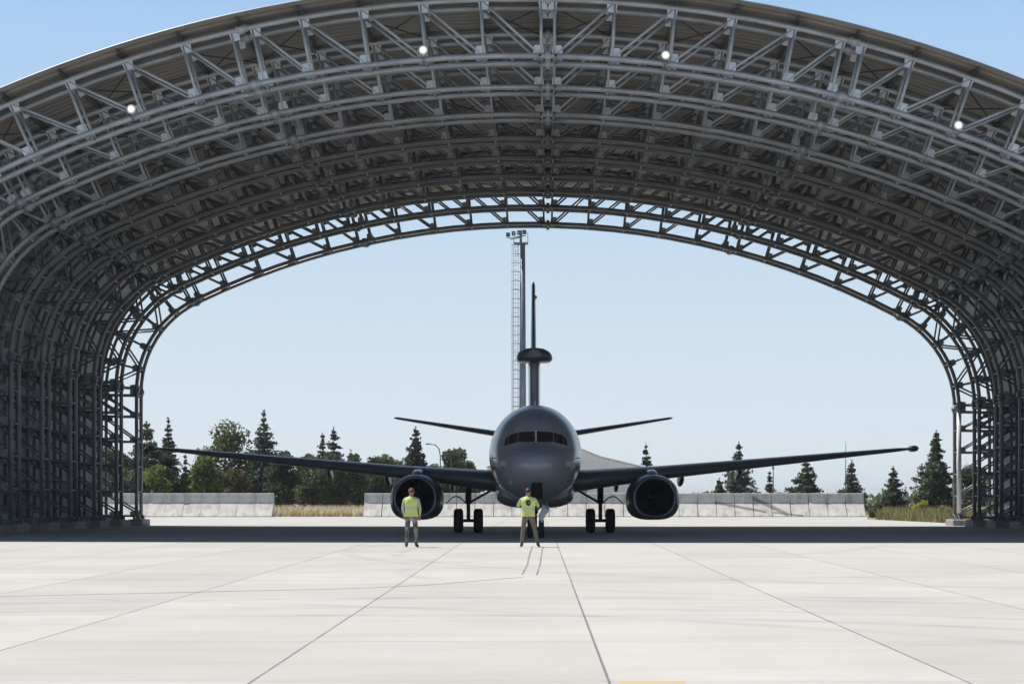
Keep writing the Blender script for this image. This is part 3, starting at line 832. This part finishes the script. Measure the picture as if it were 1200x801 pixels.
# ------------------------------------------------------------------ people
def skin_mesh(verts, edges, radii, root=0, sub=2):
    me = bpy.data.meshes.new('tmp'); me.from_pydata(verts, edges, []); me.update()
    o = bpy.data.objects.new('tmp', me); col.objects.link(o)
    o.modifiers.new('s', 'SKIN')
    if not me.skin_vertices: me.attributes
    for i, r in enumerate(radii):
        sv = me.skin_vertices[0].data[i]; sv.radius = r if isinstance(r, tuple) else (r, r); sv.use_root = (i == root)
    sm = o.modifiers.new('u', 'SUBSURF'); sm.levels = sub; sm.render_levels = sub
    bpy.context.view_layer.update()
    dg = bpy.context.evaluated_depsgraph_get(); ev = o.evaluated_get(dg)
    m2 = bpy.data.meshes.new_from_object(ev)
    vs = [v.co.copy() for v in m2.vertices]; fs = [tuple(p.vertices) for p in m2.polygons]
    bpy.data.objects.remove(o); bpy.data.meshes.remove(me); bpy.data.meshes.remove(m2)
    return vs, fs
def person(loc, label, J, trousers, hair, emblem, bands, rz=0.0):
    """J: dict of joints for both sides; faces +Y"""
    root = empty('person', loc, rz); tag(root, label, 'person')
    V = [(0, 0, .95), (0, .0, 1.10), (0, .0, 1.27), (0, -.01, 1.41), (0, .005, 1.50), (0, .02, 1.56), (0, .025, 1.64), (0, .02, 1.71)]
    Rr = [(.15, .11), (.135, .10), (.155, .11), (.13, .09), (.055, .058), (.072, .082), (.080, .098), (.055, .065)]
    E = [(i, i + 1) for i in range(7)]
    def ch(start, pts):
        prev = start
        for p, r in pts:
            V.append(p); Rr.append(r); E.append((prev, len(V) - 1)); prev = len(V) - 1
        return prev
    fingers = []
    for s in (1, -1):
        k = 'R' if s == 1 else 'L'
        sh, el, wr, ha = J['sh' + k], J['el' + k], J['wr' + k], J['ha' + k]
        mid = tuple((a + b_) / 2 for a, b_ in zip(sh, el)); mf = tuple(a * .6 + b_ * .4 for a, b_ in zip(el, wr))
        ch(3, [(sh, .068), (mid, .056), (el, .046), (mf, .044), (wr, (.032, .03)), (ha, (.042, .026))])
        fingers.append((Vector(wr), Vector(ha), s))
        kn, an, toe = J['kn' + k], J['an' + k], J['to' + k]
        hip = (s * .095, 0, .90); th = tuple(a * .55 + b_ * .45 for a, b_ in zip(hip, kn)); cf = tuple(a * .62 + b_ * .38 for a, b_ in zip(kn, an))
        last = ch(0, [(hip, .098), (th, .088), (kn, .066), (cf, .064), (an, .050)])
        ch(last, [((an[0], an[1] + .01, .055), (.05, .05)), (toe, (.045, .032))])
    vs, fs = skin_mesh(V, E, Rr)
    b = MB()
    for f in fs:
        pass
    def zone(c):
        # 0 skin, 1 trousers, 2 boots, 3 shirt
        if c.z < .15: return 2
        if c.z < .98 and abs(c.x) < .60 and min((c - Vector(J[k])).length for k in ('haR', 'haL', 'wrR', 'wrL')) > .13: return 1
        for k in ('haR', 'haL'):
            if (c - Vector(J[k])).length < .085: return 0
        if c.z < 1.485: return 3
        return 0
    o = len(b.v); b.v.extend([tuple(v) for v in vs])
    for f in fs:
        c = sum((vs[i] for i in f), Vector()) / len(f)
        b.f.append(f); b.m.append(zone(c)); b.s.append(True)
    # five fingers on each hand
    for wr, ha, s in fingers:
        d = (ha - wr).normalized(); side = d.cross(Vector((0, 0, 1)))
        if side.length < .3: side = Vector((s, 0, 0))
        side.normalize(); nrm = side.cross(d).normalized()
        for q, (o_, ln) in enumerate(((-.03, .065), (-.01, .08), (.01, .085), (.03, .072))):
            p0 = ha + side * o_ + d * .01
            b.tube([p0, p0 + d * ln * .5 - nrm * .012, p0 + d * ln * .8 - nrm * .036], [.0095, .0085, .006], 6)
        p0 = wr + d * .02 + side * -.02
        b.tube([p0, p0 + side * -.04 + d * .03, p0 + side * -.042 + d * .065 - nrm * .01], [.012, .010, .007], 6)
    # face: nose, ears, lips, eyes
    b.add([(-.014, .112, 1.60), (.014, .112, 1.60), (0, .145, 1.605), (0, .115, 1.655)], [(0, 1, 2), (0, 2, 3), (1, 3, 2), (0, 3, 1)])
    for s in (1, -1):
        b.lathe([(.004, -.008), (.025, -.004), (.03, .004), (.008, .008)], (s * .083, .01, 1.63), 'X', 10)
        b.lathe([(.004, -.01), (.012, -.004), (.012, .004), (.004, .01)], (s * .032, .108, 1.645), 'Y', 8, mi=4)
    b.box((0, .112, 1.572), (.045, .01, .011), mi=4)
    b.build('body', [M['skin'], trousers, M['boot'], M['shirt'], M['hair_black']], root)
    # hair
    b = MB(); rings = []
    for i in range(9):
        ph = i / 8 * PI * .62
        rings.append([Vector((.094 * math.sin(ph) * math.cos(t) * 1.0, .018 + .114 * math.sin(ph) * math.sin(t), 1.638 + .105 * math.cos(ph) + (.04 * max(0, math.sin(t)) * (i / 8) ** 2))) for t in [2 * PI * k / 18 for k in range(18)]])
    rings[0] = [Vector((.004 * math.cos(2 * PI * k / 18), .018 + .004 * math.sin(2 * PI * k / 18), 1.744)) for k in range(18)]
    b.loft(rings); b.build('hair', hair, root)
    # vest
    b = MB(); rings = []
    lev = [(.90, .205, .150), (.98, .200, .148), (1.06, .190, .142), (1.16, .192, .142), (1.26, .205, .148), (1.34, .215, .146), (1.41, .205, .130), (1.455, .15, .10), (1.485, .095, .085)]
    for z, wx, wy in lev:
        rings.append([Vector((math.copysign(abs(math.cos(t)) ** .8, math.cos(t)) * wx + .004 * math.sin(7 * t + z * 30), math.sin(t) * wy - .002 + .005 * math.sin(5 * t + z * 22), z)) for t in [2 * PI * k / 28 for k in range(28)]])
    b.loft(rings, caps=False)
    ve = b.build('vest', M['vest'], root)
    for z0, z1 in bands:
        b = MB(); rr_ = []
        for z in (z0, z1):
            i = max(j for j in range(len(lev)) if lev[j][0] <= z); t_ = (z - lev[i][0]) / (lev[i + 1][0] - lev[i][0])
            wx = lev[i][1] * (1 - t_) + lev[i + 1][1] * t_ + .007; wy = lev[i][2] * (1 - t_) + lev[i + 1][2] * t_ + .007
            rr_.append([Vector((math.copysign(abs(math.cos(t)) ** .8, math.cos(t)) * wx, math.sin(t) * wy - .002, z)) for t in [2 * PI * k / 28 for k in range(28)]])
        b.loft(rr_, caps=False); b.build('reflective_band', M['reflect'], ve)
    if emblem:
        b = MB(); pts = []
        for k in range(16):
            t = 2 * PI * k / 16
            pts.append((.075 * math.cos(t), .075 * math.sin(t) * (1 if math.sin(t) > 0 else 1.35)))
        rings = [[Vector((x, -.158 + .02 * abs(x) / .075 - dy + .004 * 0, 1.315 + z)) for x, z in pts] for dy in (0, .006)]
        b.loft(rings, smooth=False); b.build('back_emblem', M['emblem'], ve)
    return root
JL = dict(shR=(.19, -.01, 1.40), elR=(.265, -.03, 1.13), wrR=(.235, .10, .93), haR=(.225, .14, .86),
          shL=(-.19, -.01, 1.40), elL=(-.255, -.03, 1.13), wrL=(-.225, .11, .94), haL=(-.21, .15, .87),
          knR=(.13, .01, .50), anR=(.15, -.02, .10), toR=(.19, .15, .035), knL=(-.12, .01, .50), anL=(-.14, -.02, .10), toL=(-.17, .15, .035))
pl = at(482, 640, 56.7)
person((pl.x, 56.7, gz(56.7)), 'ground crew person in hi-vis vest and grey camouflage trousers standing before the left engine', JL, M['camo'], M['hair_tan'], False, ((1.12, 1.17),), R(-4))
JC = dict(shR=(.19, .0, 1.40), elR=(.31, .10, 1.20), wrR=(.17, .30, 1.30), haR=(.10, .36, 1.35),
          shL=(-.19, .0, 1.40), elL=(-.31, .10, 1.20), wrL=(-.17, .30, 1.30), haL=(-.10, .36, 1.35),
          knR=(.20, .02, .50), anR=(.29, -.02, .10), toR=(.34, .14, .035), knL=(-.15, .02, .50), anL=(-.19, -.02, .10), toL=(-.22, .15, .035))
pc = at(619, 640, 56.9)
person((pc.x, 56.9, gz(56.9)), 'black-haired ground crew person with emblem on hi-vis vest, arms raised, feet apart before the nose', JC, M['khaki'], M['hair_black'], True, ((1.10, 1.15),), R(3))

# ------------------------------------------------------------------ barriers
def make_barrier():
    b = MB(); W = 1.66
    pr = [(-1.5, 0), (-1.46, .10), (-.85, .68), (-.28, 1.32), (-.13, 2.14), (-.08, 2.18), (.08, 2.18), (.13, 2.14), (.22, 1.32), (.30, .68), (.38, .08), (.40, 0)]
    xs = [-W / 2, -W / 2 + .025, W / 2 - .025, W / 2]
    rings = []
    for i, x in enumerate(xs):
        k = .955 if i in (0, 3) else 1
        rings.append([Vector((x, y * k, z if z < .05 else z - (.02 if i in (0, 3) else 0))) for y, z in pr])
    b.loft(rings, smooth=False)
    e = empty('concrete_barrier', (0, 0, 0))
    b.build('barrier_body', M['barrier'], e)
    for x in (-.4, .4):
        h = MB(); h.tube([(x - .07, 0, 2.16), (x - .07, 0, 2.25), (x + .07, 0, 2.25), (x + .07, 0, 2.16)], .016, 5); h.build('lifting_loop', M['gear'], e)
    return e
proto = make_barrier(); first = True
BD = 178.0
def row(px0, px1, label, lab0, lab1, grp):
    global first
    x0 = (px0 - VX) * BD / F; x1 = (px1 - VX) * BD / F; n = round((x1 - x0) / 1.69)
    for i in range(n):
        if first: o = proto; first = False
        else: o = copy_tree(proto)
        o.location = (x0 + (i + .5) * (x1 - x0) / n, BD + random.uniform(-.03, .03), 0); o.rotation_euler = (0, 0, R(random.uniform(-.6, .6)))
        lab = label
        if i == 0 and lab0: lab = lab0
        if i == n - 1 and lab1: lab = lab1
        tag(o, lab, 'barrier', grp)
random.seed(3)
row(112, 321, 'grey concrete barrier within the short row behind the left shelter foot', None, 'right-end concrete barrier of the short row, beside the gap of dry grass', 'concrete barriers of the short left row')
row(427, 1012, 'grey concrete barrier within the long row behind the jet', 'left-end concrete barrier of the long row, beside the dry grass gap', 'right-end concrete barrier of the long row, beside the weeds', 'concrete barriers of the long row')

# ------------------------------------------------------------------ building behind, mast, lamps
BX = 176
c0 = at(571, 548, 186); c1 = at(754, 548, 186); ct = at(662, 519, 186); ez_ = c0.z
hall = empty('corrugated_hall', ((c0.x + c1.x) / 2, 186, 0))
tag(hall, 'pale grey corrugated hall with a low gable, half hidden behind the jet fuselage', 'building')
hw = (c1.x - c0.x) / 2; rx = ct.x - (c0.x + c1.x) / 2
b = MB(); prf = [(-hw, 0), (hw, 0), (hw, ez_), (hw * .45 + rx * .4, ez_ + (ct.z - ez_) * .42), (rx, ct.z), (-hw * .5, ez_ + (ct.z - ez_) * .45), (-hw, ez_)]
b.loft([[Vector((x, 0, z)) for x, z in prf], [Vector((x, 14, z)) for x, z in prf]], smooth=False); b.build('wall', M['corr'], hall)
b = MB()
up = [prf[6], prf[5], prf[4], prf[3], prf[2]]
b.loft([[Vector((x * 1.01, -.3, z + .02)), Vector((x * 1.01, 14.3, z + .02)), Vector((x * 1.01, 14.3, z + .14)), Vector((x * 1.01, -.3, z + .14))] for x, z in up], smooth=False); b.build('roof', M['corr'], hall)
b = MB(); b.box((0, -.06, 1.9), (4.2, .1, 3.7)); b.build('door', M['steel'], hall)

MD = 205.0
def mp(px, py): 
    p = at(px, py, MD); return p
base = at(612.5, 475, MD)
mast = empty('floodlight_mast', (base.x, MD, 0))
tag(mast, 'tall grey floodlight mast with caged ladder rising behind the jet', 'light mast')
zt = at(0, 286, MD).z
b = MB(); b.tube([(0, 0, 0), (0, 0, zt * .5), (0, 0, zt)], [.42, .36, .27], 14); b.build('pole', M['mast'], mast)
b = MB(); lx = -.72
for dx in (-.28, .22):
    b.tube([(lx + dx, 0, 1), (lx + dx, 0, zt)], .035, 5)
z = 1.0
while z < zt:
    b.tube([(lx - .28, 0, z), (lx + .22, 0, z)], .022, 4); z += .5
b.build('ladder', M['mast'], mast)
b = MB(); z = 3.0
while z < zt:
    pts = [(lx + .25 + .0, -.0, z)] + [(lx - .05 + .42 * math.cos(t), -.42 * math.sin(t), z) for t in [PI * k / 8 for k in range(9)]]
    b.tube(pts, .035, 5); z += .95
for t in (PI * .25, PI * .5, PI * .75, PI):
    b.tube([(lx - .05 + .42 * math.cos(t), -.42 * math.sin(t), 3), (lx - .05 + .42 * math.cos(t), -.42 * math.sin(t), zt)], .02, 4)
b.build('safety_cage', M['mast'], mast)
b = MB(); b.box((-.2, 0, zt + .06), (1.5, 1.3, .12))
for dx in (-.95, .55):
    b.tube([(dx, -.6, zt + .1), (dx, -.6, zt + 1.1)], .03, 5); b.tube([(dx, .6, zt + .1), (dx, .6, zt + 1.1)], .03, 5)
b.tube([(-.95, -.6, zt + 1.1), (.55, -.6, zt + 1.1)], .03, 5); b.tube([(-.2, 0, zt + .1), (-.2, 0, zt + 1.5)], .14, 8)
b.build('platform', M['mast'], mast)
for k, (px, py) in enumerate(((595.5, 275.5), (602, 274), (608.5, 273), (614.5, 272.5))):
    p = at(px, py, MD); lx_ = p.x - base.x
    l = MB(); l.box((lx_, -.35, p.z), (.42, .3, .36), Matrix.Rotation(R(-25), 3, 'X')); l.tube([(lx_, 0, p.z - .02), (lx_, -.3, p.z)], .05, 5); lo_ = l.build('floodlight_head', M['gear'], mast)
b = MB(); p0, p1 = at(594, 279, MD), at(616, 276, MD); b.tube([(p0.x - base.x, 0, p0.z), (p1.x - base.x, 0, p1.z)], .06, 6); p0 = at(598, 281, MD); p1 = at(612, 278, MD); b.tube([(p0.x - base.x, -.3, p0.z), (p1.x - base.x, -.3, p1.z)], .06, 6); b.build('crossbar', M['mast'], mast)

def lamp_post(px, ptop, d, arm, label, r=.07):
    p = at(px, ptop, d); e = empty('street_lamp', (p.x, d, 0)); tag(e, label, 'street lamp')
    b = MB()
    if arm: pts = [(0, 0, 0), (0, 0, p.z - 1.4), (arm * .12, 0, p.z - .6), (arm * .5, 0, p.z - .1), (arm, 0, p.z)]
    else: pts = [(0, 0, 0), (0, 0, p.z)]
    b.tube(pts, [r * 1.3] + [r] * (len(pts) - 1), 6); b.build('post', M['mast'], e)
    b = MB(); b.box((arm + (.25 if arm > 0 else -.25 if arm < 0 else 0), 0, p.z), (.6, .25, .14) if arm else (.2, .2, .35)); b.build('lamp_head', M['mast'], e)
lamp_post(516, 520, 230, -1.2, 'thin curved street lamp between the layered fir and the jet nose')
lamp_post(343, 528, 232, -1.6, 'thin curved street lamp just right of the tall layered fir')
lamp_post(906, 548, 215, 0, 'slim straight lamp post beside the slender small fir')
def thin_pole(px, top, d, label):
    p = at(px, top, d); b = MB(); b.tube([(p.x, d, 0), (p.x, d, p.z * .6), (p.x, d, p.z)], [.07, .05, .03], 6)
    b.tube([(p.x - .12, d, p.z * .93), (p.x + .12, d, p.z * .93)], .03, 4)
    tag(b.build('antenna_pole', M['mast']), label, 'pole')
thin_pole(991, 516, 200, 'very thin tall pole standing beyond the right wing')

# ------------------------------------------------------------------ trees
def leaf(b, p, s, rnd, up=.3):
    n = Vector((rnd.gauss(0, 1), rnd.gauss(0, 1), rnd.gauss(0, 1) + up)).normalized()
    a = n.orthogonal().normalized(); c = n.cross(a); th = rnd.uniform(0, 2 * PI)
    u = (a * math.cos(th) + c * math.sin(th)) * s; w = (c * math.cos(th) - a * math.sin(th)) * s * rnd.uniform(.5, .9)
    b.add([p - u, p - w * .8, p + u, p + w * .8], [(0, 1, 2, 3)])
def conifer(h, r, seed, m, levels=16, dens=1.0, gap=0.0, tip=1.0, lsize=.25, skirt=.06):
    rnd = random.Random(seed)
    r *= 1.12 if seed == 7 else 1.5
    e = empty('conifer_tree', (0, 0, 0))
    t = MB(); t.tube([(0, 0, 0), (0.03, 0, h * .5), (0, 0, h * .99)], [h * .022 + .06, h * .012 + .03, .015], 7); cr = MB()
    levels = int(levels * 1.3)
    for i in range(levels):
        f = (i + rnd.uniform(-.35, .35)) / levels; f = min(.97, max(0, f)); z = h * (skirt + (1 - skirt) * f)
        rad = r * (1 - f) ** (1.08 * tip) * rnd.uniform(.72, 1.18) + .07
        nb = max(3, int(9 * (1 - f) + 3))
        a0 = rnd.uniform(0, 6.28)
        for k in range(nb):
            if rnd.random() < gap: continue
            a = a0 + 2 * PI * k / nb + rnd.uniform(-.4, .4); L = rad * rnd.uniform(.55, 1.25)
            d = Vector((math.cos(a), math.sin(a), 0)); drop = rnd.uniform(-.06, .30) * L; rise = .28 * L * f
            tipv = Vector((0, 0, z)) + d * L + Vector((0, 0, rise - drop))
            t.tube([(0, 0, z), tuple(tipv)], [.035 + .01 * L, .008], 4, caps=False)
            nl = int((10 + 30 * L) * dens)
            for q in range(nl):
                u = rnd.random() ** .7
                p = Vector((0, 0, z)).lerp(tipv, u); sp = .06 + .13 * L * (1 - abs(u - .55))
                p += Vector((rnd.gauss(0, sp), rnd.gauss(0, sp), rnd.gauss(-.05, sp * .7)))
                leaf(cr, p, lsize * .9 * rnd.uniform(.6, 1.25), rnd, .8)
    for q in range(24):
        z = h * rnd.uniform(.9, 1.01); leaf(cr, Vector((rnd.gauss(0, .06), rnd.gauss(0, .06), z)), .13, rnd)
    t.build('trunk', M['bark'], e); cr.build('crown', m, e, recalc=False)
    return e
def broadleaf(h, r, seed, m, n=1500, lobes=9, lsize=.26, low=.25):
    rnd = random.Random(seed); e = empty('broadleaf_tree', (0, 0, 0)); t = MB(); cr = MB()
    t.tube([(0, 0, 0), (.1, 0, h * .25), (0, .1, h * .6)], [.05 * h * .45 + .05, .035 * h * .45 + .03, .04], 7)
    L = []
    for k in range(lobes):
        z = h * (low + (1 - low) * (k + .5) / lobes); f = (z / h - low) / (1 - low)
        rr = r * (math.sin(PI * min(1, .22 + .75 * f)) ** .7)
        a = rnd.uniform(0, 6.28); c = Vector((math.cos(a) * rr * .5, math.sin(a) * rr * .5, z))
        sr = r * rnd.uniform(.38, .58); L.append((c, sr))
        t.tube([(0, 0, h * (low * .5 + .35 * f)), tuple(c)], [.06, .02], 5, caps=False)
    for q in range(int(n * 2.1)):
        c, sr = rnd.choice(L)
        d = Vector((rnd.gauss(0, 1), rnd.gauss(0, 1), rnd.gauss(0, 1))).normalized() * sr * (rnd.random() ** .45) * rnd.uniform(.85, 1.12)
        d.z *= .8
        p = c + d
        if p.z < .15: continue
        leaf(cr, p, lsize * .82 * rnd.uniform(.6, 1.3), rnd, .4)
    t.build('trunk', M['bark'], e); cr.build('crown', m, e, recalc=False)
    return e
def put(e, px, d, top, h, label, cat='tree', group=None, rz=0, sx=1.0):
    """place a tree so that its top shows at pixel row top"""
    p = at(px, top, d); k = p.z / h
    e.location = (p.x, d, 0); e.scale = (k * sx, k * sx, k); e.rotation_euler = (0, 0, rz)
    tag(e, label, cat, group)
S = lambda d: F / d
CG = 'conifers beyond the barriers'
put(conifer(11, 2.4, 1, M['fir_pale'], 17, .9, .12, 1.1), 309, 212, 481, 11, 'tall layered fir with a spiky top left of the wing middle', group=CG)
put(conifer(10, 2.4, 2, M['fir_pale'], 17, 1.0, .08, 1.0), 487, 205, 500, 10, 'layered fir just left of the jet fuselage above the left engine', group=CG)
put(conifer(10, 2.7, 3, M['fir_pale'], 16, .9, .12, 1.15), 866, 205, 517, 10, 'layered fir with a bent spiky top rising above the right wing', group=CG)
put(conifer(8, 2.5, 4, M['fir'], 14, 1.3, .05, .75), 945, 208, 539, 8, 'broad bushy fir under the right wing', group=CG)
put(conifer(8, 1.9, 5, M['fir_pale'], 14, 1.1, .08, 1.0), 998, 212, 539, 8, 'narrow fir behind the thin pole, under the right wing end', group=CG)
put(conifer(8, 2.0, 6, M['fir_pale'], 14, 1.1, .06, .9), 1047, 196, 546, 8, 'mid-sized fir right of the right wingtip', group=CG)
put(conifer(11, 2.9, 7, M['fir'], 22, 1.35, .03, .9), 1097, 190, 504, 11, 'tallest dense conical fir beside the right shelter leg', group=CG)
put(conifer(7, .95, 8, M['fir'], 13, 1.1, .05, 1.0), 902, 220, 552, 7, 'slender small fir between two broader firs under the right wing', group=CG)
put(conifer(6, 1.2, 9, M['leaf_dark'], 11, 1.2, .05, .6), 843, 214, 560, 6, 'small rounded fir at the left foot of the bent-top fir', group=CG)
put(conifer(10, 1.6, 10, M['fir_pale'], 15, .9, .12, 1.1), 757, 225, 519, 10, 'fir peeking above the wing right of the fuselage', group=CG)
put(conifer(10, 1.5, 11, M['fir_pale'], 17, .8, .15, 1.1), 197, 215, 490, 10, 'slim pointed fir just above the left wingtip', group=CG)
put(conifer(10, 1.9, 12, M['fir'], 16, .9, .1, 1.0), 391, 225, 500, 10, 'spiky fir, taller of the pair above the left wing middle', group=CG)
put(conifer(10, 1.6, 13, M['fir_pale'], 16, .9, .1, 1.0), 378, 220, 507, 10, 'fir, shorter of the pair above the left wing middle', group=CG)
put(conifer(9, 1.3, 14, M['fir'], 14, .9, .1, 1.1), 411, 230, 527, 9, 'small fir tip right of the fir pair above the left wing', group=CG)
put(conifer(9, 1.1, 15, M['fir_pale'], 14, 1.0, .05, 1.0), 217, 205, 532, 9, 'small narrow fir just right of the left wingtip', group=CG)
put(conifer(10, 2.2, 16, M['leaf_dark'], 16, 1.3, .03, .7), 172, 195, 494, 10, 'dark tall conifer right against the left shelter leg', group=CG)
put(conifer(9, 2.6, 17, M['leaf_dark'], 15, 1.4, .03, .65), 193, 200, 522, 9, 'broad dark conifer below the left wingtip', group=CG)
BG = 'leafy trees of the belt behind the left barriers'
put(broadleaf(9, 3.9, 21, M['leaf_mid'], 2400, 11), 262, 214, 505, 9, 'round-topped green tree rising above the left wing', group=BG)
put(broadleaf(6, 2.4, 22, M['leaf_light'], 1700, 9), 243, 198, 540, 6, 'bright green leafy tree below the left wing', group=BG)
put(broadleaf(5, 1.9, 23, M['leaf_brown'], 1300, 9), 279, 192, 553, 5, 'brownish dry-leaved tree among the green belt', group=BG)
put(broadleaf(5, 1.8, 24, M['leaf_light'], 1200, 8), 182, 190, 548, 5, 'small light green tree beside the left shelter leg', group=BG)
pm = broadleaf(6.5, 2.6, 25, M['leaf_mid'], 1700, 10); pd = broadleaf(7, 2.7, 26, M['leaf_dark'], 1800, 10)
random.seed(11)
usedm = [False, False]
spots = [(299, 545), (318, 541), (336, 534), (352, 543), (366, 538), (384, 536), (401, 541), (418, 537), (436, 540), (452, 538), (468, 544), (330, 556), (360, 560), (395, 558), (425, 556), (448, 560), (305, 562), (225, 556), (202, 558), (160, 545), (140, 538), (505, 548), (524, 533), (541, 531), (553, 545), (478, 556), (120, 530)]
for i, (px, top) in enumerate(spots):
    j = 0 if i % 5 in (1, 4) else 1
    src = (pm, pd)[j]; hh = (6.5, 7)[j]
    if not usedm[j]: e = src; usedm[j] = True
    else: e = copy_tree(src)
    put(e, px, random.uniform(200, 226), top, hh, ('mid green bushy tree in the dense belt behind the gap of dry grass', 'dark green bushy tree in the dense belt behind the gap of dry grass')[j], group=BG, rz=random.uniform(0, 6.28), sx=random.uniform(.8, 1.15))
put(broadleaf(6, 3.0, 27, M['leaf_dark'], 1900, 10), 1136, 182, 552, 6, 'dark leafy tree seen through the right shelter lattice', group=BG)
put(broadleaf(2.6, 1.7, 28, M['yellow_bush'], 1100, 7, .16, .1), 1080, 158, 588, 2.6, 'yellow-green flowering bush below the tallest fir', 'bush')
put(broadleaf(2.0, 1.3, 29, M['leaf_dark'], 800, 7, .16, .1), 1027, 160, 590, 2.0, 'low dark bush at the right end of the long barrier row', 'bush')
put(broadleaf(1.8, 1.5, 30, M['weed'], 800, 7, .14, .1), 1105, 150, 594, 1.8, 'pale olive bush beside the lit right shelter leg', 'bush')
put(broadleaf(1.8, 1.4, 31, M['weed'], 800, 7, .14, .1), 1056, 152, 597, 1.8, 'small olive bush left of the yellow-green bush', 'bush')

# far wood along the horizon
rnd = random.Random(77); b = MB()
for k in range(5200):
    x = rnd.uniform(-160, 260); d = rnd.uniform(520, 640)
    hmax = 3.4 + 1.6 * math.sin(x * .13) + 1.2 * math.sin(x * .41 + 1) + (1.0 if x < 40 else 0)
    leaf(b, Vector((x, d, max(.3, hmax) * rnd.random() ** .7)), rnd.uniform(.6, 1.5), rnd)
tag(b.build('distant_wood', M['leaf_mid'], recalc=False), 'low grey-green distant wood along the horizon', 'wood', kind='stuff')

# grass
def grass(name, m, n, fx, hgt, w, seed, label):
    rnd = random.Random(seed); b = MB()
    for k in range(n):
        x, y, hs = fx(rnd); h = hgt * hs * rnd.uniform(.5, 1.2); a = rnd.uniform(0, PI); dx, dy = math.cos(a) * w, math.sin(a) * w
        tx, ty = rnd.gauss(0, .22) * h, rnd.gauss(0, .22) * h
        b.add([(x - dx, y - dy, -.03), (x + dx, y + dy, -.03), (x + dx * .6 + tx * .5, y + dy * .6 + ty * .5, h * .6), (x + tx, y + ty, h), (x - dx * .6 + tx * .5, y - dy * .6 + ty * .5, h * .6)], [(0, 1, 2, 3, 4)])
    return tag(b.build(name, m, recalc=False), label, 'grass', kind='stuff')
def fx1(r): return r.uniform(-27, -15.5), 181.2 + abs(r.gauss(0, 6)), 1 + .3 * math.sin(r.random() * 9)
grass('dry_grass', M['dry_grass'], 7000, fx1, .80, .05, 1, 'tall dry straw-yellow grass in the gap between the barrier rows')
def fx2(r):
    y = 112 + r.random() ** .8 * 85; return 25.9 + max(0, (y - 152) * .17) + abs(r.gauss(0, 5)), y, .6 + .5 * r.random()
grass('weeds', M['weed'], 9000, fx2, .9, .05, 2, 'olive and straw weeds covering the verge right of the taxiway')
def fx3(r): return r.uniform(-60, 45), r.uniform(182, 215), .8
grass('verge_grass', M['dry_grass'], 5000, fx3, .6, .06, 3, 'thin dry grass under the trees behind the barriers')

# ------------------------------------------------------------------ haze
hm = bpy.data.materials.new('summer_haze'); hm.use_nodes = True
hn = hm.node_tree; hn.nodes.remove(hn.nodes['Principled BSDF'])
pv = hn.nodes.new('ShaderNodeVolumePrincipled'); pv.inputs['Color'].default_value = (.80, .87, .95, 1); pv.inputs['Density'].default_value = .00015; pv.inputs['Anisotropy'].default_value = .3
hn.links.new(pv.outputs[0], hn.nodes['Material Output'].inputs['Volume'])
b = MB(); b.box((0, 2900, 20), (10400, 12000, 44)); tag(b.build('haze', hm), kind='stuff')

# ------------------------------------------------------------------ light, sky, camera
sx, sy = -.48, .28
el = math.atan(1 / math.hypot(sx, sy)); az = math.atan2(sx, sy)      # azimuth from +Y towards +X
ld = bpy.data.lights.new('sun', 'SUN'); ld.energy = 5.0; ld.angle = R(.5); ld.color = (1, .955, .89)
lo = bpy.data.objects.new('sun', ld); col.objects.link(lo)
lo.rotation_euler = Vector((sx, sy, 1)).to_track_quat('Z', 'Y').to_euler(); lo.location = (-20, 60, 60)
w = bpy.data.worlds.new('World'); scene.world = w; w.use_nodes = True
nt = w.node_tree; sky = nt.nodes.new('ShaderNodeTexSky'); sky.sky_type = 'NISHITA'; sky.sun_disc = False
sky.sun_elevation = el; sky.sun_rotation = az; sky.altitude = 1000; sky.air_density = 1.0; sky.dust_density = .5; sky.ozone_density = 3.0
bg = nt.nodes['Background']; 
W_ = NT(w)
gen = W_.node('ShaderNodeTexCoord').outputs['Generated']; sp = W_.node('ShaderNodeSeparateXYZ'); nt.links.new(gen, sp.inputs[0])
cr_ = W_.node('ShaderNodeValToRGB'); el_ = cr_.color_ramp.elements
for pos_, c_ in ((0, (11.0, 11.9, 12.5)), (.10, (8.7, 10.6, 12.3)), (.24, (5.6, 8.5, 12.4))):
    e_ = el_.new(pos_) if pos_ not in (0,) else el_[0]
    e_.position = pos_; e_.color = c4(c_)
el_[len(el_) - 1].position = 1; el_[len(el_) - 1].color = c4((4.6, 7.2, 11.0))
nt.links.new(sp.outputs[2], cr_.inputs[0])
low = W_.math('SUBTRACT', 1.0, W_.ramp(sp.outputs[2], .24, .36))     # pale summer haze low in the sky
nt.links.new(W_.mix(low, sky.outputs[0], cr_.outputs[0]), bg.inputs[0])
bg.inputs[1].default_value = .055
cam = bpy.data.cameras.new('camera'); co = bpy.data.objects.new('camera', cam); col.objects.link(co)
co.location = (0, 0, EYE); co.rotation_euler = (R(90), 0, 0)
cam.sensor_width = 36; cam.lens = 36 * F / 1200; cam.shift_x = -(VX - 600) / 1200; cam.shift_y = (VY - 400.5) / 1200
cam.clip_start = .1; cam.clip_end = 9000
scene.camera = co
vs_ = scene.view_settings; vs_.view_transform = 'Standard'; vs_.look = 'None'; vs_.exposure = .38; vs_.gamma = 1; vs_.use_curve_mapping = False
